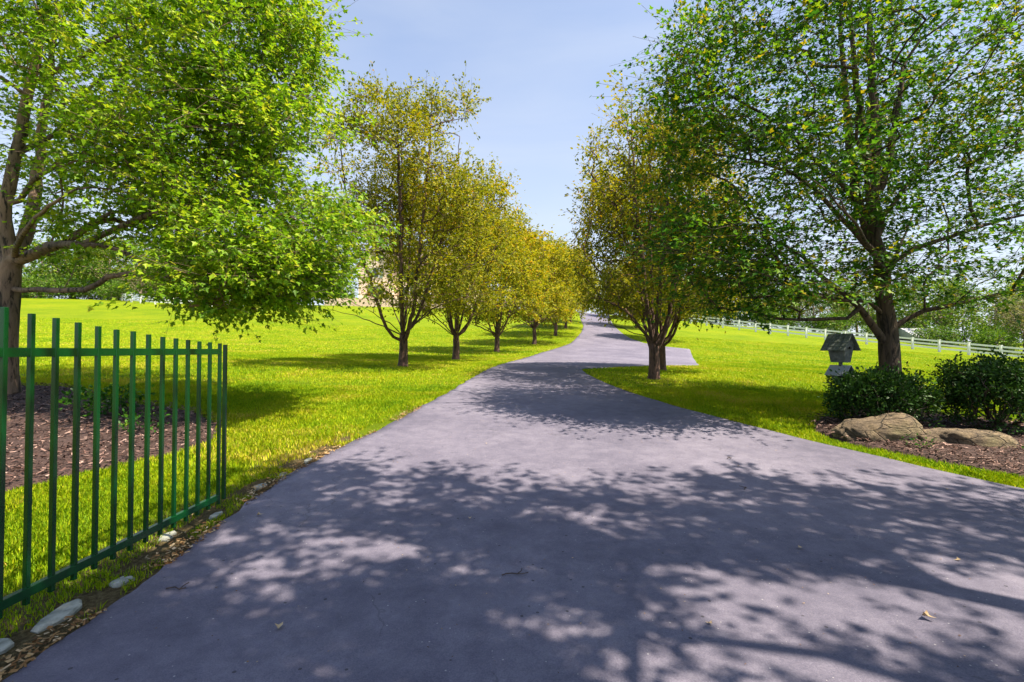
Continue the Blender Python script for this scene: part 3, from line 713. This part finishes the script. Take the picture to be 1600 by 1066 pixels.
R1 = pear('pear_tree', at(4.02, 13.7), 'golden pear tree nearest the camera on the right side of the driveway', 41, 8.9, 2.65, .14, 560, 36, .096, .06, group=pg, fork=1.0, sxy=.17)
R2 = dup_tree(L2, at(5.05, 16.3), .6, (.82, .82, .84), 'pear tree just behind the nearest right-hand one, at the edge of the parking pad', pg)
R3 = dup_tree(L4, at(14.3, 46), 3.3, 1.0, 'pear tree on the right beyond the parking pad', pg)
R4 = dup_tree(L3, at(15.2, 59), .4, 1.0, 'pear tree on the right of the driveway halfway up the rise', pg)
R5 = dup_tree(L4, at(17.0, 72), 2.7, .95, 'farthest pear tree on the right of the driveway near the crest', pg)

# ---------------------------------------------------------------- clipped bushes by the boulders
def bush(loc, label, seed, rx, ry, h, nT):
    root = empty('evergreen_bush', loc, label, 'bush')
    sk = Skel(seed); rng = sk.rng
    sk.limb([(0, 0, 0), (0, 0, .06)], .05, .05)
    for k in range(15):
        a = k*2.4; r = rng.uniform(.3, .8)
        sk.limb([(0, 0, .05), (rx*r*.4*math.cos(a), ry*r*.4*math.sin(a), h*.3), (rx*r*math.cos(a), ry*r*math.sin(a), h*.75)], .018, .006, .12, .015)
    T = []
    while len(T) < nT:
        v = rng.uniform(-1, 1, 3); v[2] = abs(v[2])
        e = (abs(v[0])**3+abs(v[1])**3+abs(v[2])**3)**(1/3)
        if not .55 < e < 1.0: continue
        p = np.array([v[0]*rx, v[1]*ry, .12+v[2]*(h-.12)])
        if p[2] < .38*h and rng.rand() < .72: continue
        if p[2] < .5*h: p[0] *= .93; p[1] *= .93
        T.append(p)
    T = np.array(T); T = T[np.argsort(np.linalg.norm(T, axis=1))]
    tips = [sk.reach(t, .1, 0, .3) for t in T]
    s_ = spray(sk, tips, 26, .05, .045, rng, .055, .0, .9, tvar=.2)
    finish_tree(root, sk, M_bark_bush, M_leaf_bush, .05, s_, LEAF_OVAL, .4, .003, 0, ('stem', 'foliage'), (8, 6, 4, 3))
    return root
bush(at(6.0, 7.9, -.0), 'clipped dark evergreen bush beside the birdhouse, behind the humped boulder', 51, .76, .52, .86, 520)
bush(at(7.75, 7.75, -.0), 'taller clipped dark evergreen bush at the right edge, behind the flat boulder', 52, .84, .7, 1.16, 600)

# ---------------------------------------------------------------- boulders
def icos(sub):
    import bmesh
    bm = bmesh.new(); bmesh.ops.create_icosphere(bm, subdivisions=sub, radius=1)
    v = np.array([q.co[:] for q in bm.verts]); f = np.array([[q.index for q in g.verts] for g in bm.faces]); bm.free(); return v, f
def n3(p, s, seed): return vnoise(p[:, 0]*s+p[:, 2]*s*.7+11, p[:, 1]*s-p[:, 2]*s*.9+5, seed)-.5
IV5, IF5 = icos(5); IV3, IF3 = icos(2)
def boulder(loc, dims, rz, label, seed, flat=.75, hump=0.):
    p = IV5.copy(); p = np.sign(p)*np.abs(p)**.8; p /= np.maximum(1, np.linalg.norm(p, axis=1))[:, None]**.4
    p[:, 2] = np.where(p[:, 2] > flat, flat+(p[:, 2]-flat)*.25, p[:, 2])
    p[:, 2] *= 1+hump*np.clip(-p[:, 0]*1.0+.2, -.6, .25)*1.0
    p = p*(1+.30*n3(p, 1.6, seed)+.14*n3(p, 4, seed+1)+.06*n3(p, 10, seed+2)+.03*n3(p, 24, seed+3))[:, None]
    p *= np.array(dims)
    o = link('boulder', np_mesh('boulder', p, IF5, smooth=True), M_rock); o.location = loc; o.rotation_euler = (0, .02, rz)
    return tag(o, label, 'rock')
boulder(at(5.22, 7.0, .06), (.56, .30, .29), -.03, 'humped tan sandstone boulder in the mulch below the birdhouse', 3, .85, -.6)
boulder(at(6.33, 6.76, .03), (.60, .27, .27), -.12, 'long low mossy sandstone boulder at the right end of the mulch bed', 8, .6)
boulder(at(-7.75, 7.2, .03), (.22, .16, .17), .3, 'small tan rock in the mulch bed behind the green gate', 12, .7)

# ---------------------------------------------------------------- birdhouse on a post
def birdhouse():
    x0, y0 = 5.62, 8.27; r = empty('birdhouse', at(x0, y0, 0), 'weathered two-tier wooden birdhouse on a post beside the clipped bush', 'birdhouse', rz=R(-66))
    zt = CZ-.0-Hf(x0, y0)                                  # eye level above this spot
    MB().box((0, 0, .56), (.045, .045, 1.12)).build('post', M_wood_w, r, .004)
    def house(zb, zr, wb, wt, ln, over, rm, names):
        # body narrows towards its floor; gable ends face +-x
        v = []
        for z, w_, l_ in ((zb, wb, ln*.78), (zb+(zr-zb)*.62, wt, ln)):
            v += [(-l_/2, -w_/2, z), (l_/2, -w_/2, z), (l_/2, w_/2, z), (-l_/2, w_/2, z)]
        zp = zr-.012; v += [(-ln/2, 0, zp), (ln/2, 0, zp)]
        body = MB().poly(v, [[3, 2, 1, 0], [0, 1, 5, 4], [2, 3, 7, 6], [1, 2, 6, 9, 5], [3, 0, 4, 8, 7], [4, 5, 9, 8], [6, 7, 8, 9]]).build(names[0], M_wood_w, r)
        ze = zb+(zr-zb)*.42; hw = wt/2+over; lr = ln/2+.055; th = .014
        rf = MB()
        for s in (-1, 1):
            a = Vector((0, 0, zr)); b = Vector((0, s*hw, ze)); d = (b-a); L = d.length; d.normalize(); nrm = Vector((0, -d.z*s*-1, abs(d.y))) if 0 else Vector((1, 0, 0)).cross(d)*(-s)
            if nrm.z < 0: nrm = -nrm
            if rm is M_shake:
                rows, cols = 4, 4
                for i in range(rows):
                    for j in range(cols):
                        rng = random.Random(i*7+j+s*31); w_ = 2*lr/cols
                        cx = -lr+w_*(j+.5); t0 = L*i/rows-.004; t1 = L*(i+1)/rows+.012; mid = a+d*(t0+t1)/2+nrm*(.010+.003*rng.random())+Vector((cx, 0, 0))
                        ax = (d+nrm*.06).normalized(); q = Matrix((Vector((1, 0, 0)), ax, Vector((1, 0, 0)).cross(ax))).transposed()
                        rf.box(mid, (w_-.006-.004*rng.random(), (t1-t0), .009), q)
            q = Matrix((Vector((1, 0, 0)), d, Vector((1, 0, 0)).cross(d))).transposed()
            rf.box(a+d*L/2+nrm*.002, (2*lr-.01, L, th*.6), q)
        rf.build(names[1], rm, r, .002)
        return body
    b = house(zt-.20, zt+.28, .16, .25, .30, .085, M_shake, ('upper_box', 'upper_roof'))
    # entrance hole ring on the gable end
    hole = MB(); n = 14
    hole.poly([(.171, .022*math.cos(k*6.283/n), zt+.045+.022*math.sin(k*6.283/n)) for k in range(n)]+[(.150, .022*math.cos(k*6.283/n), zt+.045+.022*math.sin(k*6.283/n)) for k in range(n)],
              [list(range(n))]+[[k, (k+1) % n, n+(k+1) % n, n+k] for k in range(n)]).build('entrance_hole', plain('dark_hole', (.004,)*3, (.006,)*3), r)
    house(zt-.55, zt-.25, .12, .19, .25, .07, M_tin, ('lower_box', 'lower_roof'))
    MB().box((0, 0, zt-.562), (.20, .15, .014)).build('feeder_tray', M_wood_w, r, .002)
birdhouse()

# ---------------------------------------------------------------- green gate
def gate():
    gx_, y_first = -2.43, 2.31; sp = .1315
    r = empty('metal_gate', (gx_, 4.07, 0), 'open dark green metal picket gate standing over the lawn edge on the left', 'gate')
    tops = [1.658, 1.637, 1.624, 1.608, 1.593, 1.580, 1.574, 1.558, 1.546, 1.539, 1.531, 1.522, 1.517, 1.510]
    for k in range(-5, 14):
        y = y_first+sp*k; t = tops[k] if k >= 0 else 1.658-.019*k
        MB().box((0, y-4.07, (t+.18)/2), (.0225, .0225, t-.18)).build('picket', M_gate, r, .002)
    y0, y1 = y_first-5*sp-.05-4.07, y_first+13*sp-4.07
    MB().box((-.0, (y0+y1)/2, 1.441), (.018, y1-y0, .046)).build('top_rail', M_gate, r, .002)
    MB().box((-.0, (y0+y1)/2, .242), (.034, y1-y0, .046)).build('bottom_rail', M_gate, r, .002)
    MB().box((0, .0255, (1.50+.20)/2), (.026, .026, 1.30)).build('end_stile', M_gate, r, .002)
gate()

# ---------------------------------------------------------------- stones, fallen leaves, twigs
def flag(x, y, a, b, rz, label, seed):
    rng = np.random.RandomState(seed); k = 9
    an = np.arange(k)*2*np.pi/k+rng.normal(0, .18, k); rr = rng.uniform(.72, 1.08, k)
    ring = lambda s, z: [(a*s*r_*math.cos(t_), b*s*r_*math.sin(t_), z+rng.normal(0, .0025)) for t_, r_ in zip(an, rr)]
    m = MB(); v = ring(.98, -.02)+ring(1, .004)+ring(.86, .013)+[(0, 0, .015)]
    m.poly(v, [[i, (i+1) % k, k+(i+1) % k, k+i] for i in range(k)]+[[k+i, k+(i+1) % k, 2*k+(i+1) % k, 2*k+i] for i in range(k)]+[[2*k+i, 2*k+(i+1) % k, 3*k] for i in range(k)])
    o = m.build('flat_stone', M_flag); o.location = (x, y, Hf(x, y)+.008); o.rotation_euler = (.03, -.04, rz)
    tag(o, label, 'stone', 'flat stones edging the driveway')
for i, (x, y, a, b, rz, lb) in enumerate([
    (-2.46, 2.66, .085, .17, .1, 'largest pale flat stone at the driveway edge, low left below the gate'),
    (-2.50, 2.36, .07, .09, .6, 'small pale stone at the driveway edge in the bottom left corner'),
    (-2.42, 3.03, .055, .07, -.3, 'small stone half buried in grass just beyond the largest flat stone'),
    (-2.63, 3.72, .06, .10, .2, 'greenish flat stone half hidden by grass under the middle of the gate'),
    (-2.53, 4.15, .05, .11, .1, 'pale flat stone beside the free end of the gate, nearer the camera'),
    (-2.55, 4.92, .06, .10, -.1, 'whitish flat stone at the driveway edge just past the gate end'),
    (-2.50, 5.3, .05, .08, .3, 'thin flat stone at the driveway edge, second past the gate'),
    (-2.46, 5.85, .04, .14, .1, 'farthest flat stone sunk along the left driveway edge')]): flag(x, y, a, b, rz, lb, 60+i)

def litter():
    rng = np.random.RandomState(77)
    n = 2500; y = 1.8+7.5*rng.rand(n)**1.1; x = road_l(y)-np.abs(rng.normal(0, .11, n))+.035
    k = vnoise(x*4, y*2.4, 15) > .38; x, y = x[k], y[k]
    tag(chips_obj('leaf_litter', x, y, H(x, y)+.018+.02*rng.rand(len(x)), rng, (.012, .042), (.006, .02), M_litter, .35), kind='stuff')
    # fine grit and crumbs on the asphalt near the edges
    n = 900; y = 2+9*rng.rand(n); x = rng.uniform(road_l(y), road_r(y), n)
    tag(chips_obj('asphalt_grit', x, y, H(x, y)+.027, rng, (.004, .014), (.003, .009), M_litter, .2), kind='stuff')
litter()
M_dry = plain('dry_leaf', (.30, .19, .09), (.62, .47, .27), 30, .7)
def dry_leaf(x, y, rz, s, label, seed):
    rng = random.Random(seed); T = LEAF_MAPLE[0].copy(); T[:, 2] = np.abs(T[:, 0])*rng.uniform(.5, 1.1)+(T[:, 1]-.5)**2*.5
    o = link('fallen_leaf', np_mesh('fallen_leaf', T*s, np.array(LEAF_MAPLE[1])), M_dry); o.location = (x, y, Hf(x, y)+.028); o.rotation_euler = (rng.uniform(-.2, .2), rng.uniform(-.2, .2), rz)
    tag(o, label, 'leaf', 'dry leaves fallen on the driveway')
for i, (x, y, s, lb) in enumerate([(-1.19, 2.49, .07, 'dry tan leaf lying on the shaded asphalt at lower left, nearest the gate'), (2.08, 3.49, .065, 'curled yellow leaf on the asphalt above the big sunlit patch'),
    (2.19, 2.61, .085, 'dry leaf on the sunlit asphalt near the lower right corner'), (4.32, 4.82, .07, 'dry leaf near the right edge of the driveway, below the mulch bed'),
    (3.04, 3.3, .055, 'small brown leaf on the sunlit asphalt at far right'), (-.35, 4.07, .05, 'small pale leaf in the middle of the shaded driveway'),
    (-2.15, 4.1, .07, 'tan leaf on the asphalt close to the free end of the gate'), (1.04, 2.54, .05, 'tiny leaf at the bottom of the driveway, right of centre'),
    (-.34, 6.6, .05, 'leaf at the far edge of the foreground shade, left of centre'), (2.6, 5.6, .05, 'leaf in the shade on the right half of the driveway, just left of the grass')]): dry_leaf(x, y, i*1.9, s*.72, lb, i)
M_twig = plain('twig', (.03, .02, .015), (.09, .06, .045), 30, .9)
for i, (x, y, L_, a, lb) in enumerate([(.02, 3.09, .17, .1, 'forked dark twig lying on the driveway in the centre foreground'), (-2.0, 2.9, .12, -.1, 'thin twig on the asphalt near the left edge, below the gate'),
    (2.32, 4.83, .09, 1.0, 'short dark twig on the asphalt right of centre'), (2.65, 5.91, .08, .4, 'dark twig near the far edge of the shade on the right')]):
    sk = Skel(200+i); sk.limb([(-L_/2, 0, 0), (-L_*.1, .012, .004), (L_*.25, -.006, .003), (L_/2, .01, .006)], .0035, .002, .03, .002); sk.limb([(L_*.1, 0, .004), (L_*.25, .03, .008), (L_*.3, .06, .012)], .0025, .0015, .02, .001)
    o = link('twig', sk.mesh('twig', .0035, .3, .0015, 0, (5, 5, 5, 5)), M_twig); o.location = (x, y, Hf(x, y)+.029); o.rotation_euler = (0, 0, a); tag(o, lb, 'twig', 'twigs on the driveway')

# ---------------------------------------------------------------- small leafy plants in the beds
def herb(x, y, rad, h, n, size, label, seed):
    r = empty('leafy_plant', at(x, y, .05), label, 'plant'); sk = Skel(seed); rng = sk.rng
    sk.limb([(0, 0, 0), (0, 0, .04)], .006, .006, .03, 0)
    T = np.stack([rng.normal(0, rad*.5, n), rng.normal(0, rad*.5, n), rng.uniform(.3, 1, n)*h], 1)
    tips = [sk.reach(t, .06, 0, .1) for t in T]
    s_ = spray(sk, tips, 9, .035, .03, rng, size, .1, .6, tone=.0)
    finish_tree(r, sk, M_bark_bush, M_leaf_mapleR, .008, s_, LEAF_OVAL, .4, .002, 0, ('stem', 'foliage'), (5, 4, 3, 3))
herb(-6.6, 7.9, .5, .42, 60, .085, 'low dark leafy plant in the mulch seen through the gate', 71)
herb(-5.3, 6.9, .25, .22, 16, .06, 'small leafy sprout in the mulch near the lawn edge, right of the low plant', 72)
herb(5.36, 6.35, .12, .10, 9, .035, 'tiny green sprout in the mulch below the boulders', 73)
herb(6.62, 6.2, .10, .09, 8, .035, 'tiny green sprout in the mulch right of the flat boulder', 74)

# ---------------------------------------------------------------- white rail fences
def rail_fence(name, pts, label, ht, rails, loc_i=0):
    b = pts[loc_i]; z0 = Hf(*b); r = empty(name, (b[0], b[1], z0), label, 'fence')
    P = [Vector((x-b[0], y-b[1], Hf(x, y)-z0)) for x, y in pts]
    for p in P:
        m = MB().box(p+Vector((0, 0, ht/2-.1)), (.19, .19, ht+.2)); m.box(p+Vector((0, 0, ht+.025)), (.23, .23, .05)); m.build('post', M_white, r)
    for k in range(rails):
        z = ht*(.90-.30*k); m = MB()
        for a, c in zip(P[:-1], P[1:]): m.bar(a+Vector((0, 0, z)), c+Vector((0, 0, z)), .06, .19)
        m.build('rail', M_white, r)
fr = [(54.9,46.2),(53.3,48.8),(51.7,51.1),(50.0,52.9),(48.2,54.5),(46.5,56.1),(44.9,57.6),(43.3,59.0),(41.6,60.3),(39.9,61.5),(38.2,62.7),(36.5,63.9),(34.8,65.1),(33.4,66.2),(31.8,67.6),(30.2,69.2),(28.6,71),(27,73),(25.6,75.2),(24.4,77.6)]
rail_fence('rail_fence', fr, 'long white three-rail fence crossing the right lawn down to the far right edge', 1.35, 3, 2)
fl = [(-38,69.0),(-41,70),(-44.1,70.9),(-47.2,71.3),(-50.3,71.6),(-53.3,72.1),(-56.4,73.3),(-59.2,75),(-61.8,77.2),(-64.2,79.4)]
rail_fence('rail_fence', fl, 'short white rail fence on the left skyline of the lawn, beyond the maple branches', 1.15, 3, 2)

# ---------------------------------------------------------------- house on its terrace, shed
def house():
    xo, yo = -17.0, 92.0; z0 = 10.2
    t = MB().box((-17.5, 88.5, 8.2), (28, 15, 4.2)).build('stone_terrace', M_terr); tag(t, 'tan stone terrace wall below the house at the top of the left lawn', 'retaining wall')
    r = empty('house', (xo, yo, 10.3), 'large pale stone house behind the pear trees at the top of the lawn', 'house')
    W_, D_, Hh = 21.0, 9.0, 6.4
    m = MB().box((0, 0, Hh/2), (W_, D_, Hh)); m.box((-7.2, -D_/2-1.0, Hh/2), (6.0, 2.0, Hh))
    m.poly([(-10.2, -D_/2-2, Hh), (-4.2, -D_/2-2, Hh), (-7.2, -D_/2-2, Hh+3.6), (-10.2, -D_/2+1, Hh), (-4.2, -D_/2+1, Hh), (-7.2, -D_/2+1, Hh+3.6)], [[0, 1, 2], [5, 4, 3], [0, 3, 4, 1]])
    m.build('wall', M_stone, r)
    rf = MB()
    rf.prism([(0, -D_/2-.5, Hh), (0, D_/2+.5, Hh), (0, 0, Hh+4.4)], (-W_/2-.4, 0, 0), (W_/2+.4, 0, 0))
    for s in (-1, 1):
        rf.bar((-7.2+s*1.7, -D_/2-2.3, Hh+1.72), (-7.2+s*1.7, -1.0, Hh+1.72), .01, .01)
        rf.poly([(-7.2, -D_/2-2.4, Hh+3.85), (-7.2+s*3.5, -D_/2-2.4, Hh-.35), (-7.2+s*3.5, -.5, Hh-.35), (-7.2, -.5, Hh+3.85),
                 (-7.2, -D_/2-2.4, Hh+3.65), (-7.2+s*3.5, -D_/2-2.4, Hh-.55), (-7.2+s*3.5, -.5, Hh-.55), (-7.2, -.5, Hh+3.65)], [[0, 1, 2, 3], [7, 6, 5, 4], [0, 4, 5, 1], [1, 5, 6, 2]])
    ro = rf.build('roof', M_roof, r)
    MB().box((5.5, 1.0, Hh+3.9), (1.3, 1.0, 3.2)).build('chimney', M_stone, ro)
    for fx, fy in ((-7.2, -D_/2-2.0), (-2.2, -D_/2), (1.6, -D_/2), (5.2, -D_/2), (8.8, -D_/2)):
        for z in (1.9, 4.9):
            wd = MB()
            for dx in (-.62, .62): wd.box((fx+dx, fy-.04, z), (.1, .12, 1.7))
            for dz in (-.85, .85): wd.box((fx, fy-.04, z+dz), (1.34, .12, .1))
            wo = wd.build('window', M_white, r); MB().box((fx, fy-.01, z), (1.16, .06, 1.62)).build('pane', M_glass, wo)
            for dx in (-1.0, 1.0): MB().box((fx+dx, fy-.05, z), (.55, .08, 1.75)).build('shutter', M_shut, wo)
house()
def shed():
    r = empty('shed', (59.5, 70.0, Hf(59.5, 70)-1.0), 'small outbuilding with a grey gable roof just beyond the right-hand fence', 'shed')
    MB().box((0, 0, .6), (6, 4.5, 2.2)).build('wall', M_wood_w, r)
    MB().prism([(0, -2.8, 1.7), (0, 2.8, 1.7), (0, 0, 3.1)], (-3.2, 0, 0), (3.2, 0, 0)).build('roof', M_groof, r)
    MB().box((0, -2.28, .6), (1.2, .08, 1.9)).build('door', M_shut, r)
shed()

# ---------------------------------------------------------------- background trees
def bgtree(loc, label, seed, Ht, Rc, nT, per, size, lm, bark, group, low=.12, vase=False, cat='tree'):
    root = empty('deciduous_tree', loc, label, cat, group)
    sk = Skel(seed); rng = sk.rng; rt = Ht*.022
    sk.limb([(0, 0, 0), (.1, 0, Ht*.15), (.2, .1, Ht*.35), (.1, .2, Ht*.7)], rt, rt*.3, .6, .03)
    for k in range(6):
        a = k*2.4; z1 = Ht*rng.uniform(.10, .4); r = Rc*rng.uniform(.5, .8)
        sk.limb([(0.1, 0, z1), (r*.5*math.cos(a), r*.5*math.sin(a), z1+Ht*.14), (r*math.cos(a), r*math.sin(a), z1+Ht*.3)], rt*.4, .03, .6, .05)
    lob = [(0, 0, Ht*.55, Rc, Rc, Ht*.36, 30)]
    for k in range(9):
        a = rng.rand()*6.28; q = rng.uniform(.35, .8); lob.append((Rc*q*math.cos(a), Rc*q*math.sin(a), Ht*rng.uniform(low+.15, .88), Rc*rng.uniform(.28, .45), Rc*rng.uniform(.28, .45), Ht*rng.uniform(.10, .16), 6))
    T = in_lobes(lob, nT, rng, .75, clump(.45, .42, seed)); T = T[np.argsort(np.linalg.norm(T-np.array([0, 0, Ht*.4]), axis=1))]
    tips = [sk.reach(t, .8, .0, .25) for t in T]
    s_ = spray(sk, tips, per, .42, .34, rng, size, .3, .8, tvar=.2, tsc=.25)
    finish_tree(root, sk, bark, lm, rt, s_, LEAF_DIA, .45, .02, .3, sides=(8, 5, 4, 3))
    return root
GR = 'trees beyond the right-hand fence'; GL = 'trees behind the crest of the left lawn'
lr = 'leafy green tree in the wooded belt beyond the white fence on the right'
lr2 = 'dull olive tree with pale bare trunk in the belt beyond the white fence'
ll = 'light green tree behind the crest of the lawn on the left'
A = bgtree(at(62, 70), lr, 81, 11, 4.6, 330, 20, .34, M_leaf_far, M_bark_far, GR)
B = bgtree(at(70, 66), lr2, 82, 9.5, 4.2, 230, 14, .30, M_leaf_far2, M_bark_far, GR, low=.3)
rng = random.Random(8)
spots = [(56,76),(50,80),(44,83),(39,87),(34,92),(66,60),(74,74),(60,84),(52,90),(46,95),(28,96),(80,62),(70,82),(40,99),(33,103),(84,78),(64,95),(24,104),(78,52),(22,112),(90,66)]
for i, (x, y) in enumerate(spots):
    s = rng.uniform(.8, 1.15)
    far_up = 1.0
    if i % 4 == 1: dup_tree(B, at(x, y), rng.uniform(0, 6), (s, s, s*rng.uniform(.85, 1.1)), lr2, GR)
    else: dup_tree(A, at(x, y), rng.uniform(0, 6), (s, s, s*rng.uniform(.8, 1.1)), lr, GR)
lt = [(-52,84,1.15),(-60,86,1.0),(-70,84,1.1),(-80,88,1.25),(-90,92,1.2),(-44,90,1.1),(-75,100,1.4),(-60,102,1.4),(-98,84,1.1),(-46,104,1.2),(-88,106,1.4),(-36,100,.9)]
for i, (x, y, s) in enumerate(lt):
    dup_tree(A, at(x, y), rng.uniform(0, 6), (s, s, s*rng.uniform(.9, 1.1)), ll, GL)
dup_tree(B, at(-60.5, 78.5), .5, (.8, .8, .75), 'old dark-trunked tree leaning beside the white fence on the left skyline', None)
dup_tree(B, at(-47, 77), 2.5, (.9, .9, .85), 'olive tree just right of the leaning trunk on the left skyline', None)

def shrub(src, loc, s, label, group=None): return dup_tree(src, loc, random.Random(label+str(loc)).uniform(0, 6), s, label, group, 'shrub')
S = empty('round_shrub', (-23.2, 82.0, 10.3), 'rounded brownish green shrub on the terrace in front of the house', 'shrub')
sk = Skel(91); sk.limb([(0, 0, 0), (0, 0, .3)], .06, .06)
T = in_lobes([(0, 0, .9, 1.25, 1.0, .85)], 160, sk.rng, .7); tips = [sk.reach(t, .3, 0, .2) for t in T]
finish_tree(S, sk, M_bark_bush, M_leaf_far2, .07, spray(sk, tips, 16, .12, .12, sk.rng, .14, .1, .9, tone=-.1), LEAF_DIA, .4, .01, 0, ('stem', 'foliage'))
# undergrowth along the tree belts
U = empty('undergrowth_shrub', at(58, 66), 'low tangled shrub at the foot of the trees beyond the right-hand fence', 'shrub', 'undergrowth beyond the right-hand fence')
sk = Skel(93); sk.limb([(0, 0, 0), (0, 0, .4)], .06, .06)
T = in_lobes([(0, 0, 1.2, 2.6, 1.8, 1.3), (1.6, .3, 1.6, 1.3, 1.2, 1.2), (-1.4, 0, 1.8, 1.2, 1.1, 1.1)], 230, sk.rng, .6); tips = [sk.reach(t, .4, 0, .2) for t in T]
finish_tree(U, sk, M_bark_far, M_leaf_far, .08, spray(sk, tips, 16, .24, .22, sk.rng, .24, .1, .9, tone=-.12), LEAF_DIA, .4, .015, 0, ('stem', 'foliage'))
us = [(62,62),(66,57),(69,53),(72,57),(54,71),(50,75),(46,77),(42,80),(38,83),(34,87),(30,90),(65,66),(58,73),(75,50),(77,56),(26,95)]
for (x, y) in us:
    s = rng.uniform(.9, 1.4); dup_tree(U, at(x, y), rng.uniform(0, 6), (s, s, s*rng.uniform(.8, 1.2)), U['label'], U['group'])
for (x, y) in [(-66,80),(-72,82),(-79,80),(-57,82),(-50,82),(-86,84),(-43,82),(-93,82),(-54,84),(-61,83),(-69,83),(-75,82),(-82,82),(-63,86),(-58,87),(-47,84),(-90,84)]:
    s = rng.uniform(.9, 1.3); dup_tree(U, at(x, y), rng.uniform(0, 6), (s, s, s*1.1), 'low shrub along the crest of the lawn on the left skyline', 'shrubs on the left skyline')
